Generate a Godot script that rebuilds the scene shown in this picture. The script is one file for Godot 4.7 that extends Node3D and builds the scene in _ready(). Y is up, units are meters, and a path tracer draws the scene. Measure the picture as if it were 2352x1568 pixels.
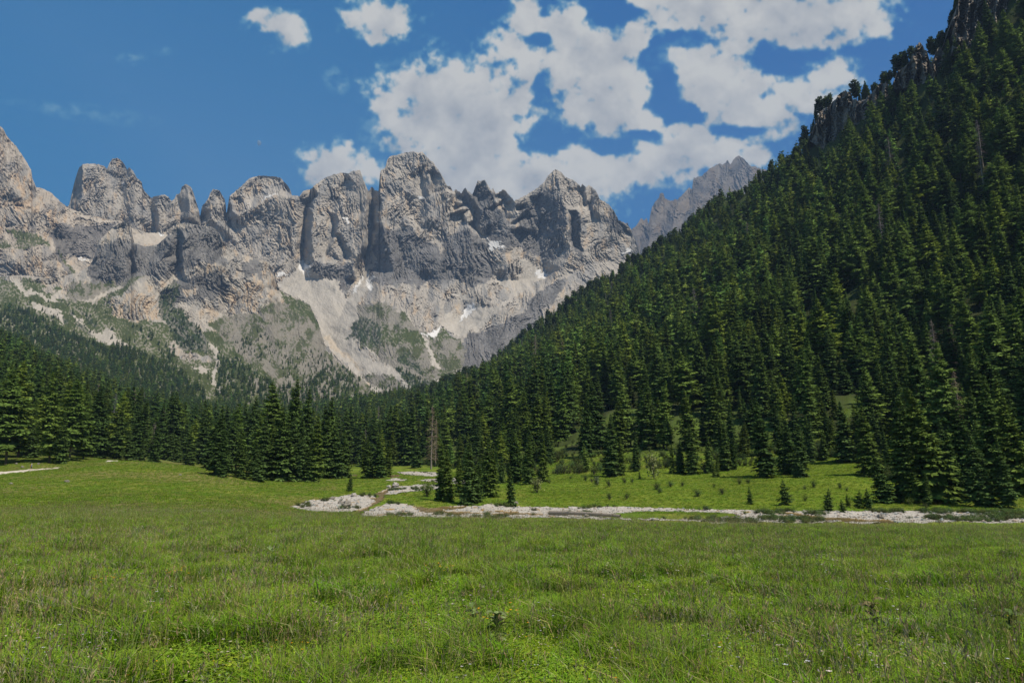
extends Node3D

# Pixel positions below are read off a 2352 x 1568 view of the valley; ray() turns one into a direction and a distance makes it a place.
const F := 1568.0
const CX := 1176.0
const CY := 784.0
const PITCH := 0.19460
const EYE := 1.7
var sp := sin(PITCH)
var cp := cos(PITCH)
var rng := RandomNumberGenerator.new()
var taken := {}
var tris := 0

func fwd(v: float) -> float: return F * cp - (CY - v) * sp
func spot(u: float, v: float, d: float) -> Vector3:
	var f := fwd(v)
	return Vector3((u - CX) / f * d, EYE + (F * sp + (CY - v) * cp) / f * d, -d)
func seen_at(p: Vector3) -> Vector2:
	var y := p.y - EYE
	var depth := -p.z * cp + y * sp
	return Vector2(CX + p.x / depth * F, CY - (y * cp + p.z * sp) / depth * F)

func noise(sd: int, freq: float, oct: int = 4, kind: int = FastNoiseLite.TYPE_SIMPLEX, ridged: bool = false) -> FastNoiseLite:
	var n := FastNoiseLite.new()
	n.seed = sd
	n.frequency = freq
	n.noise_type = kind
	n.fractal_octaves = oct
	n.fractal_type = FastNoiseLite.FRACTAL_RIDGED if ridged else (FastNoiseLite.FRACTAL_FBM if oct > 1 else FastNoiseLite.FRACTAL_NONE)
	return n

func lerp_line(line: PackedVector2Array, x: float) -> float:
	var n := line.size()
	if x <= line[0].x: return line[0].y
	for i in range(1, n):
		if x <= line[i].x:
			var a := line[i - 1]
			var b := line[i]
			return a.y + (b.y - a.y) * (x - a.x) / maxf(b.x - a.x, 0.001)
	return line[n - 1].y

func pairs(a: Array) -> PackedVector2Array:
	var r := PackedVector2Array()
	for i in range(0, a.size(), 2): r.append(Vector2(a[i], a[i + 1]))
	return r

# a float map filled by linear interpolation between scattered points
func tin(pts: PackedVector3Array, x0: float, y0: float, w: int, h: int, stepx: float, stepy: float) -> PackedFloat32Array:
	var flat := PackedVector2Array()
	for p in pts: flat.append(Vector2(p.x, p.y))
	var idx := Geometry2D.triangulate_delaunay(flat)
	var out := PackedFloat32Array()
	out.resize(w * h)
	out.fill(-1e9)
	for k in range(0, idx.size(), 3):
		var a := pts[idx[k]]
		var b := pts[idx[k + 1]]
		var c := pts[idx[k + 2]]
		var det := (b.y - c.y) * (a.x - c.x) + (c.x - b.x) * (a.y - c.y)
		if absf(det) < 1e-9: continue
		var i0 := maxi(0, int(floor((minf(a.x, minf(b.x, c.x)) - x0) / stepx)))
		var i1 := mini(w - 1, int(ceil((maxf(a.x, maxf(b.x, c.x)) - x0) / stepx)))
		var j0 := maxi(0, int(floor((minf(a.y, minf(b.y, c.y)) - y0) / stepy)))
		var j1 := mini(h - 1, int(ceil((maxf(a.y, maxf(b.y, c.y)) - y0) / stepy)))
		for j in range(j0, j1 + 1):
			var y := y0 + j * stepy
			for i in range(i0, i1 + 1):
				var x := x0 + i * stepx
				var l1 := ((b.y - c.y) * (x - c.x) + (c.x - b.x) * (y - c.y)) / det
				var l2 := ((c.y - a.y) * (x - c.x) + (a.x - c.x) * (y - c.y)) / det
				var l3 := 1.0 - l1 - l2
				if l1 > -0.001 and l2 > -0.001 and l3 > -0.001: out[j * w + i] = l1 * a.z + l2 * b.z + l3 * c.z
	# nearest value along the row where the points do not reach
	for j in h:
		var last := -1e9
		for i in w:
			if out[j * w + i] > -1e8: last = out[j * w + i]
			elif last > -1e8: out[j * w + i] = last
		for i in range(w - 1, -1, -1):
			if out[j * w + i] > -1e8: last = out[j * w + i]
			elif last > -1e8: out[j * w + i] = last
	for j in range(1, h):
		if out[j * w] < -1e8:
			for i in w: out[j * w + i] = out[(j - 1) * w + i]
	for j in range(h - 2, -1, -1):
		if out[j * w] < -1e8:
			for i in w: out[j * w + i] = out[(j + 1) * w + i]
	return out

func blur(a: PackedFloat32Array, w: int, h: int) -> PackedFloat32Array:
	var b := a.duplicate()
	for j in range(1, h - 1):
		for i in range(1, w - 1):
			var k := j * w + i
			b[k] = a[k] * 0.4 + (a[k - 1] + a[k + 1] + a[k - w] + a[k + w]) * 0.15
	return b

func sample(a: PackedFloat32Array, w: int, h: int, x: float, y: float) -> float:
	x = clampf(x, 0.0, w - 1.001)
	y = clampf(y, 0.0, h - 1.001)
	var i := int(x)
	var j := int(y)
	var fx := x - i
	var fy := y - j
	var k := j * w + i
	return (a[k] * (1.0 - fx) + a[k + 1] * fx) * (1.0 - fy) + (a[k + w] * (1.0 - fx) + a[k + w + 1] * fx) * fy

func fill_poly(map: PackedByteArray, w: int, h: int, x0: float, y0: float, step: float, poly: PackedVector2Array, id: int) -> PackedByteArray:
	var lo := 1e9
	var hi := -1e9
	for p in poly:
		lo = minf(lo, p.y)
		hi = maxf(hi, p.y)
	for j in range(maxi(0, int((lo - y0) / step)), mini(h - 1, int((hi - y0) / step)) + 1):
		var y := y0 + j * step
		var xs: Array[float] = []
		for k in poly.size():
			var a := poly[k]
			var b := poly[(k + 1) % poly.size()]
			if (a.y > y) != (b.y > y): xs.append(a.x + (b.x - a.x) * (y - a.y) / (b.y - a.y))
		xs.sort()
		for k in range(0, xs.size() - 1, 2):
			for i in range(maxi(0, int((xs[k] - x0) / step)), mini(w - 1, int((xs[k + 1] - x0) / step)) + 1): map[j * w + i] = id
	return map

func numbered(called: String) -> String:
	var n: int = taken.get(called, 0)
	taken[called] = n + 1
	return called if n == 0 else "%s_%03d" % [called, n]

func tag(o: Node3D, label: String, category: String = "", group: String = "", kind: String = "") -> Node3D:
	if label: o.set_meta("label", label)
	if category: o.set_meta("category", category)
	if group: o.set_meta("group", group)
	if kind: o.set_meta("kind", kind)
	return o

func put(called: String, mesh: Mesh, mat: Material, parent: Node = self, at: Vector3 = Vector3.ZERO) -> MeshInstance3D:
	var o := MeshInstance3D.new()
	o.name = numbered(called) if parent == self else called
	o.mesh = mesh
	o.material_override = mat
	o.position = at
	parent.add_child(o, true)
	return o

func thing(called: String, at: Vector3, turn: float = 0.0) -> Node3D:
	var o := Node3D.new()
	o.name = numbered(called)
	o.position = at
	o.rotation.y = turn
	add_child(o)
	return o

func mesh_of(v: PackedVector3Array, idx: PackedInt32Array, col: PackedColorArray = PackedColorArray(), nor: PackedVector3Array = PackedVector3Array()) -> ArrayMesh:
	var a := []
	a.resize(Mesh.ARRAY_MAX)
	a[Mesh.ARRAY_VERTEX] = v
	if idx.size(): a[Mesh.ARRAY_INDEX] = idx
	if col.size(): a[Mesh.ARRAY_COLOR] = col
	if nor.size(): a[Mesh.ARRAY_NORMAL] = nor
	var m := ArrayMesh.new()
	m.add_surface_from_arrays(Mesh.PRIMITIVE_TRIANGLES, a)
	tris += (idx.size() if idx.size() else v.size()) / 3
	return m

func matte(albedo: Color, rough: float = 0.95, vertex: bool = false, spec: float = 0.2) -> StandardMaterial3D:
	var m := StandardMaterial3D.new()
	m.albedo_color = albedo.linear_to_srgb()
	m.roughness = rough
	m.metallic_specular = spec
	m.vertex_color_use_as_albedo = vertex
	return m

func leafy(albedo: Color, through: float) -> StandardMaterial3D:
	var m := matte(Color(albedo.r, albedo.g, albedo.b), 0.9, true, 0.1)
	m.backlight_enabled = true
	m.backlight = Color(through, through, through)
	return m

func _ready() -> void:
	var cam := Camera3D.new()
	cam.name = "camera"
	cam.fov = 53.13
	cam.position = Vector3(0, EYE, 0)
	cam.rotation.x = PITCH
	cam.near = 0.1
	cam.far = 30000.0
	add_child(cam)
	cam.current = true
	var env := Environment.new()
	env.background_mode = Environment.BG_SKY
	var pan := PanoramaSkyMaterial.new()
	pan.panorama = ImageTexture.create_from_image(make_sky())
	env.sky = Sky.new()
	env.sky.sky_material = pan
	env.background_energy_multiplier = 0.78
	env.tonemap_mode = Environment.TONE_MAPPER_LINEAR
	env.tonemap_exposure = 1.32
	env.sdfgi_enabled = true
	env.ssao_enabled = true
	env.ssil_enabled = true
	env.fog_enabled = true
	env.fog_density = 0.000055
	env.fog_light_color = Color(0.62, 0.74, 0.90)
	var we := WorldEnvironment.new()
	we.name = "environment"
	we.environment = env
	add_child(we)
	var sun := DirectionalLight3D.new()
	sun.name = "sun"
	sun.light_color = Color(1.0, 0.955, 0.88)
	sun.light_energy = 1.45
	sun.light_angular_distance = 0.53
	sun.shadow_enabled = true
	var az := deg_to_rad(53.0)
	var el := deg_to_rad(60.0)
	var to_sun := Vector3(sin(az) * cos(el), sin(el), cos(az) * cos(el))
	add_child(sun)
	sun.look_at_from_position(to_sun * 100.0, Vector3.ZERO)
	var t0 := Time.get_ticks_msec()
	make_mountains()
	print("mountains ", Time.get_ticks_msec() - t0, " tris ", tris)
	plan_ground()
	make_ground()
	print("ground ", Time.get_ticks_msec() - t0, " tris ", tris)
	make_tree_meshes()
	make_landmarks()
	print("meshes ", Time.get_ticks_msec() - t0, " tris ", tris)
	named_trees()
	grow_woods()
	far_trees()
	print("trees ", Time.get_ticks_msec() - t0, " tris ", tris)
	make_meadow()
	make_details()
	print("all ", Time.get_ticks_msec() - t0, " tris ", tris)

# ------------------------------------------------------------------ air and clouds
func make_sky() -> Image:
	var W := 4096
	var H := 2048
	# how much cloud there is, as a coarse map over the view and round it
	var fs := 6.0
	var fw := 600
	var fh := 190
	var fx0 := -600.0
	var fy0 := -400.0
	var field := PackedFloat32Array()
	field.resize(fw * fh)
	field.fill(-1.4)
	var blobs := [1060,215,150,75, 1110,260,120,90, 1010,250,95,80, 1060,330,120,70, 1130,320,95,70, 1080,390,115,62, 935,198,48,38, 893,245,36,56, 960,300,70,60, 1175,240,60,50,
		1169,113,48,38, 1207,33,40,32, 1232,62,52,30, 1315,40,48,34, 1295,75,62,40, 1212,150,40,40, 1368,100,78,52, 1362,160,118,86, 1435,195,66,100, 1300,135,60,50, 1401,246,112,70, 1488,278,68,34, 1463,86,58,46, 1340,255,60,55,
		1069,420,140,60, 1169,405,110,60, 1322,360,78,32, 1302,412,155,60, 1435,385,115,42, 1514,372,95,50, 1600,342,92,46, 1567,292,56,22, 1667,350,58,40, 1733,358,42,22, 1250,385,80,40,
		1627,193,98,76, 1687,219,104,82, 1753,259,82,52, 1600,128,78,46, 1687,106,62,24, 1833,219,82,42, 1906,173,58,50, 1720,282,46,30, 1866,240,60,27, 1650,160,70,40,
		1634,16,195,58, 1800,44,165,64, 1953,40,92,50, 1826,106,58,27, 1501,3,72,27, 2006,60,48,24, 1720,70,90,30, 1700,-80,260,80, 1950,-40,120,50,
		877,45,68,42, 905,50,38,34, 866,80,24,22, 640,48,62,20, 671,76,30,30, 590,38,30,14, 771,372,68,40, 738,392,40,27, 850,393,42,25, 815,35,30,14,
		-250,-150,120,50, 150,-260,200,70, 900,-250,180,70, 2500,180,150,70, 2750,350,260,60, 2400,-220,200,80, -420,200,120,40]
	for k in range(0, blobs.size(), 4):
		var bx: float = blobs[k]
		var by: float = blobs[k + 1]
		var rx: float = blobs[k + 2] * 1.12
		var ry: float = blobs[k + 3] * 1.12
		for j in range(maxi(0, int((by - ry * 1.6 - fy0) / fs)), mini(fh - 1, int((by + ry * 1.6 - fy0) / fs)) + 1):
			for i in range(maxi(0, int((bx - rx * 1.6 - fx0) / fs)), mini(fw - 1, int((bx + rx * 1.6 - fx0) / fs)) + 1):
				var dx := (fx0 + i * fs - bx) / rx
				var dy := (fy0 + j * fs - by) / ry
				var q := 1.0 - sqrt(dx * dx + dy * dy)
				var was := field[j * fw + i]
				var t := clampf(0.5 + 0.5 * (q - was) / 0.35, 0.0, 1.0)
				field[j * fw + i] = was * (1.0 - t) + q * t + 0.35 * t * (1.0 - t) * 0.5
	var holes := [1262,318,66,38, 1238,200,14,26, 1528,210,38,74, 1562,262,54,28, 1800,132,92,32, 1412,28,62,38, 1570,95,70,18, 1405,338,58,20, 1700,300,64,14, 1245,90,26,16, 1500,130,30,40, 1470,308,40,12]
	for k in range(0, holes.size(), 4):
		for j in fh:
			var y := fy0 + j * fs
			if absf(y - holes[k + 1]) > holes[k + 3] * 1.5: continue
			for i in fw:
				var dx: float = (fx0 + i * fs - holes[k]) / holes[k + 2]
				var dy: float = (y - holes[k + 1]) / holes[k + 3]
				var q := 1.3 - sqrt(dx * dx + dy * dy)
				if q > 0.0: field[j * fw + i] -= q * 0.9
	var n1 := noise(11, 1.0 / 80.0, 7)
	n1.fractal_gain = 0.56
	n1.domain_warp_enabled = true
	n1.domain_warp_amplitude = 26.0
	n1.domain_warp_frequency = 1.0 / 60.0
	var n2 := noise(12, 1.0 / 170.0, 3)
	var n3 := noise(13, 1.0 / 34.0, 6)
	var wide := noise(14, 1.7, 5)
	var faint := [[300,135,42,20,0.1,0.35], [380,118,34,12,0.1,0.25], [772,185,34,36,-0.3,0.5], [640,112,44,13,0.1,0.4], [215,262,170,26,-0.12,0.22], [855,300,40,60,0.2,0.3], [960,130,90,16,0.25,0.25], [1560,120,90,40,0.3,0.35], [120,245,150,14,-0.1,0.15]]
	var img := Image.create(W / 4, H / 4, false, Image.FORMAT_RGB8)
	for j in H / 4:
		var el := PI * (0.5 - (j + 0.5) / (H / 4.0))
		for i in W / 4:
			var az := TAU * ((i + 0.5) / (W / 4.0) - 0.5)
			var blue := sky_blue(az, el)
			if el > 0.0:
				var p := Vector2(sin(az), cos(az)) * cos(el) / (sin(el) + 0.25)
				var d := wide.get_noise_2d(p.x, p.y) * 1.3 - 0.16
				var a := smoothstep(0.0, 0.22, d)
				blue = blue.lerp(Color(0.68, 0.68, 0.68), a * 0.9)
			img.set_pixel((i + W / 8) % (W / 4), j, blue)
	img.resize(W, H, Image.INTERPOLATE_CUBIC)
	var c0 := int(W * (0.5 - 62.0 / 360.0))
	var c1 := int(W * (0.5 + 62.0 / 360.0))
	for j in range(int(H * (0.5 - 56.0 / 180.0)), int(H * 0.505)):
		var el := PI * (0.5 - (j + 0.5) / H)
		for i in range(c0, c1):
			var az := TAU * ((i + 0.5) / W - 0.5)
			var y := tan(el) / cos(az)
			var depth := cp + y * sp
			if depth < 0.25: continue
			var u := CX + tan(az) / depth * F
			var v := CY - (y * cp - sp) / depth * F
			var edge := minf(minf(1.0, (i - c0) / 90.0), minf((c1 - i) / 90.0, (56.0 - rad_to_deg(el)) / 8.0))
			if u < fx0 + 20.0 or u > fx0 + fw * fs - 20.0 or v < fy0 + 10.0: continue
			edge = minf(edge, minf((u - fx0 - 20.0) / 120.0, minf((fx0 + fw * fs - 20.0 - u) / 120.0, (v - fy0 - 10.0) / 80.0)))
			if edge <= 0.0: continue
			var c := sky_blue(az, el)
			var f := sample(field, fw, fh, (u - fx0) / fs, (v - fy0) / fs)
			if f > -1.0:
				var m := n1.get_noise_2d(u, v * 1.15)
				var d := f * 1.15 + 0.12 + m * 0.66 + n3.get_noise_2d(u, v) * 0.30
				var a := smoothstep(-0.26, 0.52, d)
				a = lerpf(a, a * a, 0.35)
				if a > 0.0:
					var above := sample(field, fw, fh, (u + 26.0 - fx0) / fs, (v - 40.0 - fy0) / fs)
					var lit := 0.90 - 0.30 * clampf(above + 0.25, 0.0, 0.8) - 0.30 * clampf(above - f + 0.1, 0.0, 0.6) + n2.get_noise_2d(u, v) * 0.52 + m * 0.30 + n3.get_noise_2d(u * 1.5, v * 1.5) * 0.10
					var white := Color(0.65, 0.66, 0.68).lerp(Color(0.815, 0.805, 0.785), clampf(lit, 0.0, 1.0))
					c = c.lerp(white, clampf(a * 0.98, 0.0, 1.0))
			var at := (i + W / 2) % W
			# thin shreds that hardly cover the blue
			for w in faint:
				var ex: float = (u - w[0]) / w[2]
				var ey: float = (v - w[1] + (u - w[0]) * w[4]) / w[3]
				var q := 1.0 - ex * ex - ey * ey
				if q > 0.0: c = c.lerp(Color(0.72, 0.74, 0.76), clampf(q * (0.55 + n1.get_noise_2d(u * 2.0, v * 2.4) * 1.6), 0.0, 1.0) * w[5])
			if edge < 1.0: c = img.get_pixel(at, j).lerp(c, edge)
			img.set_pixel(at, j, c)
	return img

func sky_blue(az: float, el: float) -> Color:
	var k := clampf(el / 0.75, 0.0, 1.0)
	var side := smoothstep(-0.35, 0.45, az) * (1.0 if absf(az) < 1.2 else clampf(1.0 - (absf(az) - 1.2) / 1.5, 0.0, 1.0))
	var low := Color(0.32, 0.56, 0.745).lerp(Color(0.23, 0.525, 0.745), side)
	var high := Color(0.05, 0.385, 0.615).lerp(Color(0.0, 0.335, 0.615), side)
	var c := low.lerp(high, pow(k, 0.75))
	if el < 0.0: c = Color(0.30, 0.34, 0.30)
	return c

# ------------------------------------------------------------------ rock walls, ridges and the slopes below them
const ROCK := 0
const SCREE := 1
const GRASS := 2
const DARK_AND_SHADED := 3  # dark stained rock, with cloud shadow and shaded faces put into its colour
const WARM := 4
const SNOW := 5
const SHRUB := 6
const MIXED := 7
const DUST := 8
var sheets := {}

func sheet(called: String, label: String, sky: PackedVector2Array, bot: PackedVector2Array, u0: float, u1: float, du: float, rows: int, depth: PackedFloat32Array, dw: int, dh: int, dx0: float, dy0: float, dstep: float, zones: PackedByteArray, rough: float, jag: float, tone: Color, sd: int) -> void:
	var cols := int((u1 - u0) / du) + 1
	var warp := noise(sd, 1.0 / 70.0, 3)
	var rib := noise(sd + 1, 1.0 / 30.0, 5, FastNoiseLite.TYPE_SIMPLEX, true)
	var chink := noise(sd + 8, 1.0 / 11.0, 4, FastNoiseLite.TYPE_SIMPLEX, true)
	var crack := noise(sd + 2, 1.0 / 17.0, 2)
	crack.noise_type = FastNoiseLite.TYPE_CELLULAR
	crack.cellular_return_type = FastNoiseLite.RETURN_DISTANCE2_SUB
	var grit := noise(sd + 3, 1.0 / 7.0, 4)
	var block := noise(sd + 4, 1.0 / 13.0, 1)
	block.noise_type = FastNoiseLite.TYPE_CELLULAR
	block.cellular_return_type = FastNoiseLite.RETURN_CELL_VALUE
	var patch := noise(sd + 5, 1.0 / 55.0, 5)
	var streak := noise(sd + 6, 1.0 / 12.0, 4)
	var tooth := noise(sd + 7, 1.0 / 9.0, 4)
	var vs := PackedVector3Array()
	var cs := PackedColorArray()
	var zs := PackedByteArray()
	vs.resize(cols * (rows + 4))
	cs.resize(cols * (rows + 4))
	zs.resize(cols * (rows + 4))
	for i in cols:
		var u := u0 + i * du
		var top := lerp_line(sky, u) + (tooth.get_noise_1d(u) + absf(tooth.get_noise_1d(u * 2.3 + 900.0)) * 0.8 - 0.2) * jag
		var low := maxf(lerp_line(bot, u), top + 4.0)
		for j in rows + 1:
			var s := float(j) / rows
			var v := top + (low - top) * s
			var wx := warp.get_noise_2d(u, v)
			var wy := warp.get_noise_2d(u + 500.0, v)
			var lean := warp.get_noise_2d(u * 0.3 + 50.0, v * 0.3) * 0.5
			var uw := u + wx * 7.0 + v * 0.10 + lean * v * 0.12
			var vw := v + wy * 10.0 - u * 0.25
			var zu := u + wx * 9.0 + grit.get_noise_2d(u * 0.6, v * 0.6) * 5.0
			var zv := v + wy * 9.0 + grit.get_noise_2d(u * 0.6 + 90.0, v * 0.6) * 5.0
			var zi := clampi(int((zu - dx0) / dstep), 0, dw - 1)
			var zj := clampi(int((zv - dy0) / dstep), 0, dh - 1)
			var z := zones[zj * dw + zi]
			var d := sample(depth, dw, dh, (u + wx * 5.0 - dx0) / dstep, (v + wy * 4.0 - dy0) / dstep)
			var k := d / 3000.0 * rough
			var st := streak.get_noise_2d(uw, vw * 0.22)
			var gr := grit.get_noise_2d(u, v)
			var pa := patch.get_noise_2d(u, v)
			var hard := 1.0
			if z == SCREE or z == DUST: hard = 0.10
			elif z == SNOW: hard = 0.05
			elif z == GRASS: hard = 0.28
			elif z == SHRUB: hard = 0.4
			elif z == MIXED: hard = 0.55
			var bl := block.get_noise_2d(uw * 1.3, vw * 0.34)
			var rb := rib.get_noise_2d(uw, vw * 0.26)
			var ck := crack.get_noise_2d(uw, vw * 0.34)
			var ledge := fposmod((v + wy * 22.0 + wx * 10.0) / 13.0, 1.0)
			var ch := chink.get_noise_2d(uw * 1.0, vw * 0.30)
			var off := (-rb * 17.0 - ch * 9.0 + ck * 6.0 + bl * 7.0 + ledge * (2.5 + 10.0 * maxf(pa, 0.0)) + gr * 5.0 + st * 4.0) * hard * k * (0.8 + 0.9 * wx) + gr * 1.4
			off *= clampf(0.25 + (v - top) / 10.0, 0.0, 1.0)
			var c: Color
			match z:
				SCREE: c = Color(0.385, 0.355, 0.312) * (1.0 + 0.14 * st + 0.12 * gr)
				DUST: c = Color(0.42, 0.36, 0.285) * (1.0 + 0.2 * gr)
				GRASS:
					c = Color(0.066, 0.082, 0.028) * (1.0 + 0.35 * pa + 0.35 * gr)
					if gr + pa * 0.6 > 0.34: c = Color(0.22, 0.205, 0.17)
				SHRUB:
					c = Color(0.035, 0.050, 0.024) * (1.0 + 0.5 * gr)
					if st + gr * 0.8 + pa * 0.4 > 0.12: c = Color(0.15, 0.145, 0.12) * (1.0 + 0.3 * gr)
					elif pa + gr > 0.1: c = Color(0.06, 0.078, 0.03)
				SNOW: c = Color(0.6, 0.59, 0.57) * (1.0 + 0.05 * gr)
				DARK_AND_SHADED: c = Color(0.158, 0.152, 0.147) * (1.0 + 0.28 * st + 0.3 * gr + 0.35 * pa)  # rock stain and painted shade share this darker tone
				WARM: c = Color(0.42, 0.335, 0.245).lerp(Color(0.30, 0.29, 0.27), clampf(0.35 + st * 1.3, 0.0, 0.9)) * (1.0 + 0.12 * gr)
				MIXED:
					c = Color(0.205, 0.19, 0.16) * (1.0 + 0.25 * gr)
					if pa * 0.8 + gr * 0.5 + st * 0.3 > 0.16: c = Color(0.068, 0.078, 0.034) * (1.0 + 0.3 * gr)
				_:
					c = Color(0.350, 0.320, 0.280) * (1.0 + 0.14 * st + 0.14 * gr + 0.16 * pa)
					var warm := clampf(patch.get_noise_2d(u * 1.7 + 300.0, v * 0.9) * 2.0 - 0.45, 0.0, 0.7)
					c = c.lerp(Color(0.43, 0.335, 0.235), warm)
					c = c.lerp(Color(0.21, 0.21, 0.21), clampf(patch.get_noise_2d(u * 1.3 - 700.0, v * 0.6) * 2.2 - 0.3 + st * 0.4, 0.0, 0.65))
			c = c * tone * 0.93
			c.a = 1.0
			var at := i * (rows + 4) + j + 3
			vs[at] = spot(u, v, d - off)
			cs[at] = c
			zs[at] = z
		# the far side of the crest falls away behind it
		var crest := vs[i * (rows + 4) + 3]
		for b in 3:
			var back := 3 - b
			vs[i * (rows + 4) + b] = Vector3(crest.x, crest.y, crest.z) + Vector3(crest.x * 0.02 * back, -back * back * 22.0 - back * 8.0, -back * 55.0)
			cs[i * (rows + 4) + b] = cs[i * (rows + 4) + 3]
			zs[i * (rows + 4) + b] = ROCK
	var idx := PackedInt32Array()
	var snow := PackedInt32Array()
	var R := rows + 4
	for i in cols - 1:
		for j in R - 1:
			var a := i * R + j
			var b := a + 1
			var c := a + R + 1
			var d := a + R
			if zs[a] == SNOW and zs[c] == SNOW:
				snow.append_array(PackedInt32Array([a, d, c, a, c, b]))
			else:
				idx.append_array(PackedInt32Array([a, d, c, a, c, b]))
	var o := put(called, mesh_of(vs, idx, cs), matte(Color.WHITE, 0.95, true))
	tag(o, label, "mountain" if label else "", "", "structure")
	if snow.size():
		# each snow field is a piece of its own: join what touches
		var parent := {}
		for k in range(0, snow.size(), 6):
			var root := snow[k]
			for q in [snow[k + 1], snow[k + 2], snow[k + 5]]:
				var r1 := find_root(parent, root)
				var r2 := find_root(parent, q)
				if r1 != r2: parent[r2] = r1
		var sets := {}
		for k in range(0, snow.size(), 6):
			var r := find_root(parent, snow[k])
			if not sets.has(r): sets[r] = PackedInt32Array()
			for q in 6: sets[r].append(snow[k + q])
		for r in sets:
			var own: PackedInt32Array = sets[r]
			var where := {}
			var v2 := PackedVector3Array()
			var i2 := PackedInt32Array()
			for q in own:
				if not where.has(q):
					where[q] = v2.size()
					v2.append(vs[q] * 0.9995)
				i2.append(where[q])
			put("snow_patch", mesh_of(v2, i2), matte(Color(0.60, 0.59, 0.575), 0.8), o)
	sheets[called] = {"v": vs, "z": zs, "cols": cols, "R": R, "u0": u0, "du": du}

func find_root(parent: Dictionary, k: int) -> int:
	while parent.has(k): k = parent[k]
	return k

# the point of a sheet that shows at (u, v)
func on_sheet(called: String, u: float, v: float) -> Vector3:
	var s: Dictionary = sheets[called]
	var vs: PackedVector3Array = s.v
	var R: int = s.R
	var i := clampi(int(round((u - s.u0) / s.du)), 0, s.cols - 1)
	var lo := 3
	var hi := R - 1
	while hi - lo > 1:
		var mid := (lo + hi) / 2
		if seen_at(vs[i * R + mid]).y < v: lo = mid
		else: hi = mid
	return vs[i * R + lo]

const WALL_SKY := [130,492, 158,471, 165,445, 170,432, 174,404, 181,384, 191,376, 207,375, 223,377, 240,381, 245,389, 249,377, 257,364, 268,363, 275,365, 285,377, 291,389, 296,384, 306,394, 313,408, 325,417, 327,432, 337,446, 348,456, 351,451, 365,449, 376,446, 386,452, 393,461, 400,457, 405,446, 413,443, 417,429, 425,422, 437,429, 443,439, 449,460, 456,482, 459,499, 463,474, 477,457, 482,443, 489,434, 503,436, 508,446, 517,460, 519,488, 523,488, 524,467, 526,451, 543,436, 557,425, 570,411, 588,404, 619,404, 643,408, 657,422, 667,437, 670,448, 687,450, 696,439, 713,434, 723,425, 741,411, 762,401, 786,396, 801,398, 805,393, 827,390, 833,408, 843,434, 847,440, 853,427, 860,436, 867,439, 870,436, 872,400, 875,390, 885,384, 889,368, 893,360, 930,351, 950,347, 960,351, 970,348, 980,360, 996,374, 1010,394, 1018,408, 1026,426, 1034,427, 1041,440, 1048,435, 1059,444, 1064,436, 1069,431, 1075,438, 1085,446, 1090,434, 1097,414, 1104,415, 1113,413, 1121,426, 1128,436, 1132,431, 1139,443, 1146,441, 1157,434, 1167,444, 1181,461, 1196,454, 1212,446, 1236,430, 1250,418, 1260,402, 1276,388, 1290,396, 1298,406, 1316,413, 1331,424, 1334,432, 1337,421, 1347,430, 1353,424, 1369,438, 1377,456, 1397,468, 1413,488, 1421,505, 1437,513, 1449,525, 1456,545, 1480,600]

func wall_base(v: float) -> float:
	return lerp_line(PackedVector2Array([Vector2(300, 3420), Vector2(640, 3000), Vector2(760, 2550), Vector2(900, 1900), Vector2(1020, 1450)]), v)

func relief(pts: PackedVector3Array, line: Array) -> PackedVector3Array:
	for k in range(0, line.size() - 3, 3):
		var a := Vector3(line[k], line[k + 1], line[k + 2])
		var b := Vector3(line[k + 3], line[k + 4], line[k + 5])
		var n := maxi(1, int(Vector2(a.x - b.x, a.y - b.y).length() / 14.0))
		for q in n + (1 if k + 6 >= line.size() else 0):
			var p := a.lerp(b, float(q) / n)
			pts.append(Vector3(p.x, p.y, wall_base(p.y) - p.z * 1.15))
	return pts

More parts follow.
